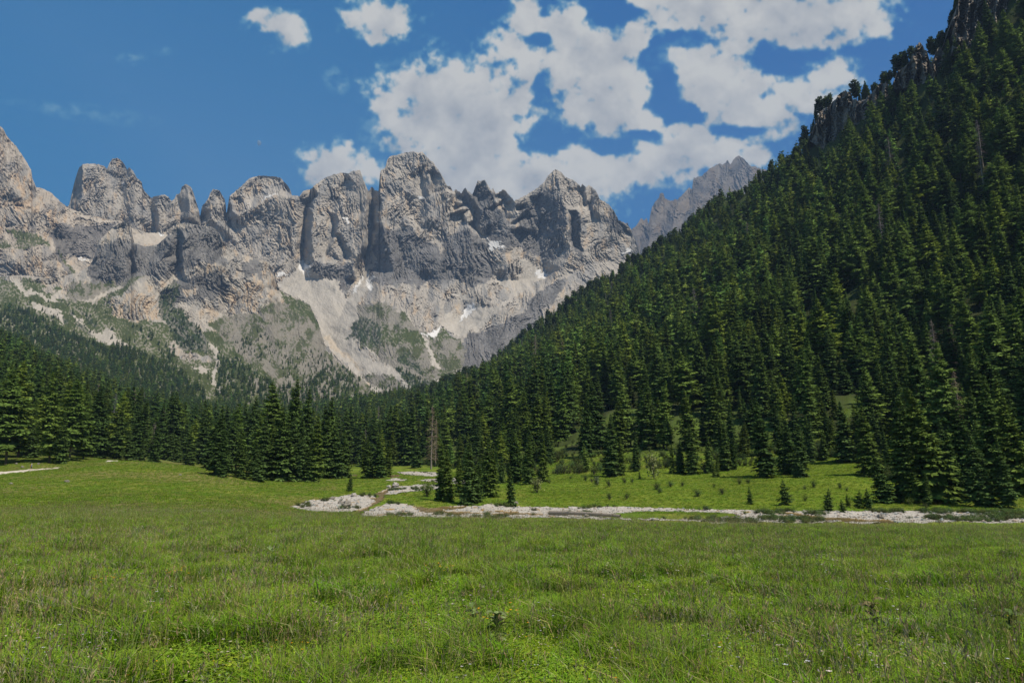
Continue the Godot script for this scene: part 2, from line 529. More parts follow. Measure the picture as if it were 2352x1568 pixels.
func make_mountains() -> void:
	# far ridge on the right, behind everything
	var sky_far := pairs([1425,540, 1436,514, 1442,512, 1448,528, 1460,520, 1468,508, 1474,501, 1480,505, 1486,501, 1490,514, 1494,491, 1498,475, 1506,462, 1514,455, 1516,445, 1524,443, 1528,455, 1540,460, 1556,457, 1568,446, 1577,437, 1585,429, 1590,436, 1593,407, 1599,407, 1606,405, 1613,403, 1633,385, 1645,379, 1653,375, 1660,378, 1667,375, 1671,366, 1677,377, 1688,364, 1697,356, 1706,362, 1714,371, 1726,381, 1800,400])
	var far := PackedFloat32Array()
	far.resize(220 * 140)
	for j in 140:
		for i in 220: far[j * 220 + i] = 6400.0 - (j * 2.0) * 6.0 + absf(fposmod(i * 2.0 + j * 0.6, 44.0) - 22.0) * 6.0
	var plain := PackedByteArray()
	plain.resize(220 * 140)
	plain = fill_poly(plain, 220, 140, 1400.0, 340.0, 2.0, pairs([1555,470, 1580,455, 1590,470, 1575,490, 1560,488]), DUST)
	sheet("far_ridge", "hazy jagged grey rock ridge showing between the peak and the forested slope", sky_far, pairs([1425,600, 1560,570, 1660,500, 1800,440]), 1425.0, 1800.0, 1.9, 90, far, 220, 140, 1400.0, 340.0, 2.0, plain, 0.9, 2.2, Color(0.40, 0.39, 0.40), 400)

	# the main wall with its towers
	var p := PackedVector3Array()
	for u in [100, 1510]:
		for v in [300, 400, 500, 600, 700, 800, 900, 1020]: p.append(Vector3(u, v, wall_base(v)))
	for u in [250, 400, 550, 1120, 1300, 1400]:
		for v in [830, 900, 1020]: p.append(Vector3(u, v, wall_base(v)))
	for u in [200, 300, 400, 480]: p.append(Vector3(u, 620, wall_base(620)))
	for u in range(120, 1500, 60): p.append(Vector3(u, 310, wall_base(310) + 200.0))
	var lines := [
		[158,471,-70, 166,440,-70, 172,405,-70], [186,384,60, 187,420,60, 184,445,60, 183,500,60], [226,380,30, 225,430,40, 222,500,40], [240,390,10, 268,410,-20, 279,445,-25, 287,500,-20], [256,366,10, 262,390,10],
		[285,380,-15, 290,400,-20], [298,388,20, 305,430,30, 306,505,20], [330,440,-10, 335,520,-10], [349,456,-70, 348,480,-70, 352,520,-60], [366,452,30, 362,515,20], [392,462,-30, 390,500,-30], [404,450,-40, 412,475,-40, 416,500,-30],
		[425,424,0, 432,460,50, 433,500,40], [447,460,-10, 458,500,-50], [461,500,-110, 461,520,-60], [489,436,20, 490,480,25, 489,505,20], [510,455,-30, 513,490,-40], [521,490,-120, 521,500,-60],
		[527,455,20, 531,485,20], [537,460,-30, 544,486,-20], [560,428,-20, 556,462,-10], [577,430,-70, 579,455,-60], [588,406,-60, 600,440,-50], [640,410,-80, 655,436,-70], [545,494,60, 575,478,60, 605,460,60, 640,449,60, 680,455,40],
		[690,452,20, 668,500,20, 650,560,10, 638,630,20], [600,500,0, 590,560,-20, 596,620,0], [560,520,0, 550,600,-10], [682,480,10, 678,560,0, 676,610,0],
		[719,452,-110, 704,476,-120, 697,511,-125, 696,564,-120, 697,600,-100], [747,412,10, 748,430,30, 730,448,40, 717,462,45, 716,498,50, 714,542,50, 720,582,45, 719,612,40],
		[765,476,-40, 765,511,-45, 763,538,-40, 752,560,-35, 743,580,-20], [776,480,25, 777,505,30, 770,533,25, 760,560,20], [742,480,20, 740,530,25], [772,540,-30, 785,566,-35, 799,594,-20], [782,536,15, 797,558,15, 806,580,15],
		[802,412,-30, 789,432,-30], [808,412,25, 822,442,25], [826,480,0, 815,540,10, 806,560,10], [833,410,30, 842,440,35, 838,476,40, 837,520,45, 832,564,40, 812,604,30, 812,630,30], [786,600,-10, 790,640,-20], [745,612,20, 743,640,0],
		[853,430,-170, 856,498,-170, 853,542,-160, 840,586,-130, 822,628,-110, 812,660,-60], [868,440,-60, 869,470,-60], [873,402,40, 873,441,45, 876,476,50, 873,504,60], [866,512,20, 857,535,-90, 855,577,-105, 851,619,-100, 846,650,-80],
		[874,508,70, 880,530,70, 890,555,75, 900,590,70, 905,640,60], [900,512,30, 915,560,10, 930,610,0], [933,400,20, 930,440,20, 925,500,30], [933,459,-25, 946,491,-25], [965,405,-25, 965,470,-25, 967,520,-20], [980,357,35, 985,420,30, 990,500,40], [992,400,-30, 990,440,-30],
		[999,380,30, 1020,425,30, 1036,450,30], [1016,500,30, 1010,545,20, 1016,580,20], [960,540,30, 955,600,30, 965,640,20], [1042,442,-70, 1046,462,-65, 1065,501,-60, 1090,525,-50, 1104,545,-50], [1038,445,30, 1056,480,45, 1075,508,50, 1086,527,50],
		[1070,434,25, 1090,465,25, 1106,485,30, 1104,512,15], [1062,450,-50, 1080,480,-45, 1095,505,-45], [1085,446,-40, 1096,460,-50], [1117,418,25, 1130,440,35, 1144,465,45, 1156,502,45, 1172,530,30], [1132,436,-25, 1147,472,-30, 1160,500,-20], [1157,437,30, 1182,468,35, 1190,520,20],
		[1150,443,-30, 1163,470,-30], [1187,480,-70, 1188,505,-80, 1192,545,-80, 1197,582,-60], [1078,520,90, 1082,560,95, 1085,610,90, 1080,650,60], [1040,540,30, 1035,590,50, 1045,640,60], [1120,560,10, 1125,610,10, 1130,640,0], [1150,585,40, 1165,615,40, 1170,640,30],
		[1212,450,20, 1210,480,0], [1230,460,-60, 1230,481,-70, 1238,515,-80, 1236,559,-80, 1243,592,-70], [1250,420,10, 1244,445,0], [1277,390,20, 1285,418,45, 1292,447,70, 1299,481,90, 1300,503,95, 1307,540,100, 1309,570,90], [1312,490,-10, 1315,530,-20, 1318,565,-10],
		[1303,412,20, 1312,450,30, 1322,480,50], [1336,500,70, 1339,540,75, 1339,582,60], [1334,437,-25, 1344,471,-30], [1340,424,15, 1348,460,10], [1356,430,-45, 1358,481,-45, 1359,505,-30], [1370,442,25, 1366,481,25], [1379,460,15, 1390,500,0, 1400,540,0], [1413,490,-10, 1430,530,-30], [1455,547,-90, 1460,600,-90],
		[1355,560,20, 1370,600,10], [1290,620,90, 1262,655,90, 1230,685,80, 1180,735,60], [1195,592,-40, 1225,612,-70, 1255,630,-60], [1135,645,-20, 1175,640,-45, 1215,640,-60], [1125,655,60, 1110,685,60, 1130,700,40], [1060,690,-40, 1075,715,-70, 1050,740,-80, 1090,750,-40],
		[1000,600,60, 1010,640,70, 1012,670,40], [985,640,10, 982,680,0], [950,680,50, 935,720,60], [880,690,60, 885,730,80, 900,770,90, 940,810,90, 990,840,60], [850,660,30, 840,700,30, 832,735,40, 820,750,30], [868,655,70, 872,700,80],
		[700,640,-30, 735,700,-60, 745,750,-90, 770,790,-90, 810,840,-70, 860,888,-50], [801,690,-40, 775,730,-70], [770,660,-10, 765,700,-30], [650,660,-20, 690,690,-50], [840,800,30, 880,840,30, 930,880,20], [1000,760,20, 1020,800,20, 1010,850,10], [1050,800,10, 1060,850,0]]
	for l in lines: p = relief(p, l)
	for k in range(0, WALL_SKY.size(), 10): p.append(Vector3(WALL_SKY[k], WALL_SKY[k + 1] - 30.0, wall_base(WALL_SKY[k + 1]) + 40.0))
	var w := 710
	var h := 370
	var depth := blur(tin(p, 90.0, 290.0, w, h, 2.0, 2.0), w, h)
	var z := PackedByteArray()
	z.resize(w * h)
	for item in [
		[DARK_AND_SHADED, [857,560, 873,514, 900,526, 940,524, 972,547, 1010,582, 1020,570, 1003,546, 1030,541, 1075,522, 1100,545, 1118,560, 1130,580, 1135,610, 1128,640, 1090,655, 1050,650, 1040,640, 1010,650, 985,640, 960,655, 920,650, 880,660, 850,650, 845,610]],
		[DARK_AND_SHADED, [826,700, 850,690, 880,700, 930,730, 960,760, 920,760, 870,745, 830,725]], [DARK_AND_SHADED, [1190,475, 1235,445, 1275,430, 1294,480, 1298,560, 1270,600, 1240,590, 1200,575, 1190,540]], [DARK_AND_SHADED, [1307,492, 1325,487, 1335,510, 1338,560, 1328,590, 1312,575]],
		[DARK_AND_SHADED, [1379,466, 1400,474, 1421,512, 1440,519, 1452,540, 1400,522, 1382,492]], [DARK_AND_SHADED, [719,602, 760,604, 812,607, 815,640, 800,665, 780,660, 760,640, 722,630]], [DARK_AND_SHADED, [1046,446, 1092,440, 1110,420, 1130,444, 1150,480, 1170,520, 1190,530, 1195,570, 1130,560, 1110,530, 1085,480, 1070,470]],
		[DARK_AND_SHADED, [1040,790, 1080,765, 1180,730, 1260,650, 1300,640, 1200,800, 1080,870, 1050,840]], [WARM, [1375,465, 1395,475, 1400,500, 1385,490]], [WARM, [872,402, 884,410, 880,440, 872,440]],
		[MIXED, [850,760, 900,745, 960,755, 1050,775, 1070,800, 1050,860, 990,885, 930,870, 860,810, 830,790, 805,780, 815,740, 835,730]],
		[MIXED, [826,700, 870,690, 930,720, 960,755, 900,760, 850,770, 825,745]], [SCREE, [632,665, 635,650, 672,628, 690,612, 700,607, 720,622, 745,634, 765,640, 780,660, 793,672, 801,682, 818,670, 830,640, 838,620, 851,600, 855,640, 842,660, 830,690, 822,705, 825,730, 812,745, 800,752, 808,778, 830,800, 870,830, 925,868, 958,885, 945,896, 880,900, 835,915, 820,915, 822,880, 815,860, 790,835, 760,800, 742,790, 738,760, 728,735, 708,700, 676,683]],
		[SCREE, [1195,589, 1215,600, 1235,612, 1258,628, 1225,650, 1180,680, 1140,720, 1110,745, 1060,770, 1030,760, 1010,735, 1020,720, 1050,725, 1075,705, 1060,690, 1048,668, 1075,678, 1095,690, 1100,700, 1140,705, 1165,690, 1170,660, 1130,650, 1135,640, 1170,635, 1190,632, 1205,628]],
		[SCREE, [970,895, 1010,868, 1035,860, 1062,845, 1060,870, 1020,895, 985,905]], [SCREE, [960,770, 975,775, 990,800, 1005,840, 995,840, 980,805]], [SCREE, [848,600, 852,560, 858,531, 861,540, 856,580, 856,620]], [DUST, [742,770, 752,768, 775,795, 800,822, 838,848, 830,850, 795,826, 765,800]],
		[MIXED, [830,858, 880,862, 930,880, 900,890, 860,884]],
		[GRASS, [870,770, 875,745, 905,760, 925,757, 960,762, 975,798, 950,795, 920,787, 890,790]], [GRASS, [1008,760, 1022,748, 1030,765, 1050,780, 1040,777, 1010,780]], [GRASS, [973,763, 1000,780, 985,777]], [SHRUB, [800,772, 808,745, 820,730, 850,735, 870,760, 880,790, 850,795, 820,785]],
		[SHRUB, [921,808, 940,808, 955,830, 985,860, 960,852, 938,838, 922,828]], [SHRUB, [1004,808, 1014,820, 1018,824, 1006,820]], [SHRUB, [1006,828, 1022,845, 1010,838]], [SHRUB, [900,838, 950,862, 1005,884, 990,900, 960,900, 930,875]], [GRASS, [1003,842, 1025,850, 1035,858, 1010,862]],
		[SNOW, [633,637, 648,622, 666,628, 650,633]], [SNOW, [692,601, 703,602, 717,617, 706,626, 695,636, 686,624]], [SNOW, [707,628, 714,632, 712,640]], [SNOW, [788,495, 797,497, 806,494, 800,506, 795,503]], [SNOW, [951,449, 960,448, 973,452, 962,459]], [SNOW, [1115,549, 1128,556, 1145,561, 1164,574, 1145,569, 1126,566]],
		[SNOW, [655,569, 664,559, 659,569]], [SNOW, [1055,735, 1070,705, 1078,697, 1095,700, 1099,709, 1080,722, 1060,735]], [SNOW, [966,763, 978,766, 1018,750, 1005,768, 995,772, 975,768]], [SNOW, [590,457, 613,450, 640,443, 615,454]],
		[SNOW, [839,656, 845,648, 850,630, 856,636, 848,660]], [SNOW, [815,668, 826,640, 830,628, 832,634, 826,656, 818,676]], [SNOW, [1232,614, 1256,626, 1245,634, 1230,632]], [SNOW, [281,420, 287,418, 288,424, 283,424]], [SNOW, [1420,580, 1440,572, 1452,580, 1430,584]]]:
		z = fill_poly(z, w, h, 90.0, 290.0, 2.0, pairs(item[1]), item[0])
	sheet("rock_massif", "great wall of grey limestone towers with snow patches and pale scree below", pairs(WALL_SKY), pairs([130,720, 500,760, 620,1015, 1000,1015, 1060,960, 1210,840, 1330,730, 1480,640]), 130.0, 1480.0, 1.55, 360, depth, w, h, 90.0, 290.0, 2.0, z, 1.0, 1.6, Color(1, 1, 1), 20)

	# the nearer cliff on the left and the bowl beside it
	p = PackedVector3Array()
	var q := [-240,60,2780, -240,400,2600, -240,720,2300, -100,180,2800, -100,450,2620, -100,640,2420, 0,290,2820, 0,380,2680, 0,450,2640, 0,520,2560, 0,570,2470, 0,680,2400, 40,340,2820, 71,391,2820, 73,430,2720, 55,470,2640, 60,520,2600, 101,434,2860, 129,455,2900, 153,474,2950, 118,500,2700, 138,520,2760, 130,545,2740, 100,535,2640, 95,560,2560, 125,575,2540, 134,600,2560, 158,628,2500, 60,560,2520, 60,610,2440, 195,491,3000, 275,507,3050, 303,530,3050, 360,530,3150, 430,530,3200, 520,540,3200, 200,545,2880, 170,590,2760, 211,594,2730, 245,562,2830, 330,565,2900, 300,640,2600, 520,640,2600, 520,720,2500, 150,720,2350, 300,720,2300, 30,600,2420, 30,560,2500, 90,600,2450, 25,430,2640]
	for k in range(0, q.size(), 3): p.append(Vector3(q[k], q[k + 1], q[k + 2]))
	w = 400
	h = 350
	depth = blur(tin(p, -250.0, 40.0, w, h, 2.0, 2.0), w, h)
	z = PackedByteArray()
	z.resize(w * h)
	for item in [
		[WARM, [38,395, 72,418, 70,450, 55,480, 42,505, 28,470]], [WARM, [112,478, 137,486, 140,515, 125,528, 108,500]], [WARM, [0,430, 20,440, 18,470, 0,480]],
		[DARK_AND_SHADED, [136,512, 187,517, 272,511, 242,540, 226,562, 211,592, 180,590, 132,579, 114,540]], [DARK_AND_SHADED, [118,545, 136,520, 150,590, 170,650, 150,630, 130,590]],
		[GRASS, [15,527, 61,530, 88,546, 112,563, 72,569, 28,565, 44,548]], [GRASS, [0,551, 24,563, 0,566, -60,555]], [GRASS, [135,570, 160,612, 190,645, 160,630]], [SCREE, [308,529, 356,533, 391,533, 360,562, 330,567, 305,550]], [SCREE, [155,480, 200,492, 280,508, 240,506, 180,494]], [SCREE, [180,592, 211,595, 240,570, 232,590, 205,604]],
		[SNOW, [355,526, 366,531, 376,535, 362,538]], [SNOW, [180,590, 200,594, 213,592, 195,598]]]:
		z = fill_poly(z, w, h, -250.0, 40.0, 2.0, pairs(item[1]), item[0])
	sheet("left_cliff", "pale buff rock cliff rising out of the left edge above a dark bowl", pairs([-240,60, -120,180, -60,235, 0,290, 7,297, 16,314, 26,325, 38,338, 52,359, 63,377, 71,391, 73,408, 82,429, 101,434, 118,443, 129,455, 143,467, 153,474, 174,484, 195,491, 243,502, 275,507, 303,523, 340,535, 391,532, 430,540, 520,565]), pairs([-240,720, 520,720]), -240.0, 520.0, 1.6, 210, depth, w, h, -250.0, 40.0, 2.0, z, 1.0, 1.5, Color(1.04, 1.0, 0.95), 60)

	# the dark front cliff and the grassy, wooded slopes under it
	p = PackedVector3Array()
	q = [-240,650,2150, -240,720,1800, -240,850,1200, -240,1020,800, 0,645,2250, 0,665,2100, 0,720,1750, 0,800,1350, 0,900,1050, 0,1020,800, 120,650,2300, 120,690,2050, 150,740,1750, 150,850,1250, 150,1020,850, 205,610,2460, 224,562,2490, 233,546,2510, 254,526,2560, 286,508,2570, 301,520,2580, 303,545,2530, 250,600,2390, 262,560,2440, 215,640,2340, 308,557,2530, 330,566,2540, 360,562,2540, 391,535,2550, 406,516,2560, 422,511,2570, 450,516,2560, 490,522,2570, 512,560,2560, 411,545,2560, 409,580,2555, 404,615,2510, 421,545,2465, 419,580,2445, 415,615,2400, 394,560,2460, 390,610,2430, 303,590,2510, 304,625,2460, 312,590,2430, 312,625,2400, 285,590,2400, 340,600,2450, 365,600,2420, 450,560,2500, 455,600,2420, 500,610,2420, 560,585,2560, 600,600,2630, 630,600,2710, 632,640,2650, 633,664,2660, 590,650,2470, 575,680,2420, 550,690,2410, 597,700,2390, 605,660,2520, 620,680,2490, 640,690,2570, 677,683,2640, 711,700,2590, 730,740,2510, 745,790,2330, 800,850,1990, 840,875,1830, 360,690,2220, 320,675,2200, 288,690,2170, 259,690,2210, 259,725,2140, 300,735,2090, 330,732,2085, 360,735,2110, 364,670,2320, 374,690,2330, 385,720,2220, 400,760,2060, 420,800,1960, 420,830,1880, 480,800,1970, 484,832,1860, 440,700,2300, 430,650,2360, 500,720,2350, 480,660,2390, 560,740,2300, 480,770,2060, 560,830,1850, 640,800,2080, 640,880,1500, 690,740,2400, 700,780,2250, 700,850,1850, 760,900,1500, 850,930,1350, 500,900,1350, 400,870,1450, 300,820,1500, 300,900,1150, 500,1020,950, 850,1020,1050, 300,1020,850, 300,775,1780, 350,800,1750, 250,655,2340, 290,640,2350, 240,680,2260, 200,690,2120, 220,740,1900, 60,650,2200, 60,685,2020]
	for k in range(0, q.size(), 3): p.append(Vector3(q[k], q[k + 1], q[k + 2]))
	w = 560
	h = 280
	depth = blur(tin(p, -250.0, 480.0, w, h, 2.0, 2.0), w, h)
	z = PackedByteArray()
	z.resize(w * h)
	for item in [
		[GRASS, [-240,640, 0,640, 60,655, 160,690, 245,700, 300,720, 420,760, 480,760, 640,840, 850,880, 850,1020, -240,1020]], [MIXED, [540,720, 600,705, 640,690, 680,685, 712,702, 735,745, 748,795, 800,850, 850,880, 850,960, 640,960, 560,860, 530,800, 500,770, 480,740]],
		[MIXED, [650,850, 730,830, 790,850, 815,900, 760,915, 660,900]], [GRASS, [-240,650, 0,635, 12,640, 38,654, 0,650]], [GRASS, [56,635, 85,640, 117,657, 146,654, 132,666, 117,679, 98,674, 51,659, 47,647]],
		[ROCK, [96,655, 110,650, 130,665, 118,672, 100,668]], [MIXED, [150,690, 160,650, 215,645, 250,630, 290,600, 300,625, 330,620, 300,655, 250,680, 200,690]], [GRASS, [254,674, 317,632, 328,626, 310,645, 293,657, 270,680, 240,700, 200,705]],
		[DARK_AND_SHADED, [224,565, 275,552, 308,558, 360,563, 406,517, 450,517, 490,523, 512,560, 507,580, 522,610, 500,600, 470,598, 440,622, 400,626, 380,640, 340,622, 300,640, 270,650, 235,642, 213,650, 195,625, 213,597]], [DARK_AND_SHADED, [555,600, 590,598, 606,610, 600,640, 590,660, 560,645]], [DARK_AND_SHADED, [400,640, 440,640, 480,620, 520,640, 530,670, 500,680, 440,690, 405,690]],
		[WARM, [556,645, 585,622, 592,640, 598,655, 600,690, 593,716, 575,708, 562,690, 545,700, 508,690, 515,680, 535,662, 548,682]], [WARM, [598,615, 622,620, 632,650, 630,705, 616,690, 610,640]], [WARM, [259,688, 288,671, 352,671, 361,696, 359,732, 330,732, 300,735, 259,722]], [WARM, [498,616, 522,611, 518,620]], [WARM, [413,662, 450,660, 452,672, 420,676]],
		[GRASS, [574,715, 601,725, 630,745, 600,740]], [GRASS, [633,661, 677,684, 711,706, 730,740, 731,752, 711,730, 679,713, 647,683]], [GRASS, [478,762, 513,774, 574,830, 642,880, 560,862, 480,792]],
		[SCREE, [171,638, 150,650, 137,674, 122,688, 112,682, 135,665, 156,647]], [SCREE, [24,636, 40,642, 52,659, 78,672, 112,682, 112,688, 56,675, 34,655]], [SCREE, [196,688, 232,671, 283,650, 262,668, 208,690]], [SCREE, [71,692, 127,712, 148,742, 117,727, 80,712]], [SCREE, [171,720, 190,742, 220,764, 249,757, 292,788, 264,792, 220,778, 185,751]], [SCREE, [478,784, 487,790, 505,842, 491,871, 518,893, 503,900, 483,873, 497,842, 480,800]], [ROCK, [393,812, 478,812, 484,828, 415,830]], [SCREE, [447,842, 486,846, 466,860]], [ROCK, [395,770, 420,800, 415,812, 396,810]],
		[SHRUB, [155,714, 172,718, 176,724, 158,722]], [SHRUB, [138,727, 152,732, 160,742, 144,738]], [SHRUB, [176,742, 196,748, 212,772, 190,762]], [SHRUB, [188,720, 210,724, 226,745, 200,742]],
		[SHRUB, [400,637, 408,664, 400,705, 415,710, 452,747, 478,793, 464,803, 420,806, 395,771, 381,740, 366,725, 369,683, 386,652]]]:
		z = fill_poly(z, w, h, -250.0, 480.0, 2.0, pairs(item[1]), item[0])
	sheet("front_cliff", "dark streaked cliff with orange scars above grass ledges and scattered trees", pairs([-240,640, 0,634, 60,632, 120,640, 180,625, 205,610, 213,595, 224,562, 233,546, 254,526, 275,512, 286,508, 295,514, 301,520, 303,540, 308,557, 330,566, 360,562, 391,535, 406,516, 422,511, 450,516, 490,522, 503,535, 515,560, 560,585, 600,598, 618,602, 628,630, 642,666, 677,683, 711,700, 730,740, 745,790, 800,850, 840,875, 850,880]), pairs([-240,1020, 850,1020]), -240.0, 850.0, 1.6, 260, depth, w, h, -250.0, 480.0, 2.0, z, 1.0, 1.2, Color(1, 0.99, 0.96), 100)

	# crags on the wooded crest to the right
	for g in [["crest_cliff", "grey columnar cliff band on the wooded crest with trees on top", [1858,318, 1866,300, 1873,282, 1883,258, 1900,246, 1911,238, 1920,226, 1931,213, 1943,208, 1955,210, 1959,227, 1979,232, 1990,226, 1999,217, 2010,204, 2020,193, 2036,189, 2044,201, 2052,214], [1858,322, 1891,345, 1939,310, 1991,285, 2020,265, 2052,250], 745.0, 612.0],
		["crest_crag", "sharp rock tower on the upper crest among dark pines", [2052,190, 2064,161, 2076,155, 2088,145, 2096,126, 2104,105, 2110,99, 2116,97, 2124,112, 2132,121, 2138,150, 2143,141, 2150,120, 2157,109, 2163,112, 2169,121, 2175,150], [2052,205, 2100,200, 2140,185, 2175,165], 606.0, 552.0],
		["summit_crag", "dark rock wall in the top right corner", [2186,50, 2193,36, 2203,0, 2215,-22, 2240,-40, 2300,-70, 2352,-90, 2480,-150, 2560,-170], [2186,95, 2241,88, 2294,62, 2352,40, 2450,10, 2560,-40], 556.0, 470.0],
		["crest_ledge", "small sunlit rock ledge under the top right rock wall", [2190,96, 2200,88, 2212,84, 2226,92, 2240,86, 2252,98], [2190,110, 2225,112, 2252,108], 535.0, 520.0]]:
		var u0: float = g[2][0]
		var u1: float = g[2][g[2].size() - 2]
		var ww := int((u1 - u0) / 2.0) + 3
		var small := PackedFloat32Array()
		small.resize(ww * 300)
		var bare := PackedByteArray()
		bare.resize(ww * 300)
		for j in 300:
			for i in ww: small[j * ww + i] = lerpf(g[4], g[5], i * 2.0 / (u1 - u0)) - 10.0 - j * 0.06 + 9.0 * absf(fposmod(i * 2.0 + j * 0.15, 22.0) - 11.0) / 11.0
		sheet(g[0], g[1], pairs(g[2]), pairs(g[3]), u0, u1, 1.3, 70, small, ww, 300, u0, -200.0, 2.0, bare, 2.2, 3.0, Color(0.72, 0.70, 0.68), 500 + int(u0))

# ------------------------------------------------------------------ the valley: meadow, stream bed, wooded slopes
const GT0 := -1.05
const GTS := 0.01
const GW := 230
const GL0 := 0.6
const GLS := 0.022
const GH := 325
var ground_map := PackedFloat32Array()
var lump: FastNoiseLite
var hump: FastNoiseLite
var mat_map := PackedByteArray()
const MEADOW := 0
const GRAVEL := 1
const WATER := 2
const TRAIL := 3
const FLOWERY := 4
const DARKSOIL := 5
const MAPW := 1150
const MAPH := 715

func add_ground(pts: PackedVector3Array, u: float, v: float, d: float) -> PackedVector3Array:
	var p := spot(u, v, d)
	pts.append(Vector3(p.x / d * 100.0, log(d) * 40.0, p.y))
	return pts

func ground_y(x: float, z: float) -> float:
	var d := maxf(-z, 2.0)
	var t := x / d
	var y := sample(ground_map, GW, GH, (t - GT0) / GTS, (log(d) - GL0) / GLS)
	var rough := smoothstep(48.0, 75.0, d)
	y += lump.get_noise_2d(x, z) * (0.10 + 0.08 * rough)
	var steep := smoothstep(130.0, 320.0, d) * clampf((y - 2.0) / 25.0, 0.0, 1.0)
	if steep > 0.0: y += hump.get_noise_2d(x, z) * 7.0 * steep
	return y

# where the ground shows at (u, v)
func on_ground(u: float, v: float, near: float = 50.0) -> Vector3:
	var d := near
	var last := d
	while d < 1900.0:
		var p := spot(u, v, d)
		if ground_y(p.x, p.z) >= p.y: break
		last = d
		d *= 1.02
	for k in 8:
		var m := (d + last) * 0.5
		var p := spot(u, v, m)
		if ground_y(p.x, p.z) >= p.y: d = m
		else: last = m
	var e := spot(u, v, d)
	return Vector3(e.x, ground_y(e.x, e.z), e.z)

func mat_at(t: float, ld: float) -> int:
	var i := int((t + 1.05) / 0.002)
	var j := int((ld - 3.8) / 0.0035)
	if i < 0 or j < 0 or i >= MAPW or j >= MAPH: return MEADOW
	return mat_map[j * MAPW + i]

func paint(a: Array, id: int) -> void:
	var poly := PackedVector2Array()
	var line := pairs(a)
	for p in line:
		var w := on_ground(p.x, p.y)
		poly.append(Vector2((w.x / -w.z + 1.05) / 0.002, (log(-w.z) - 3.8) / 0.0035))
	mat_map = fill_poly(mat_map, MAPW, MAPH, 0.0, 0.0, 1.0, poly, id)

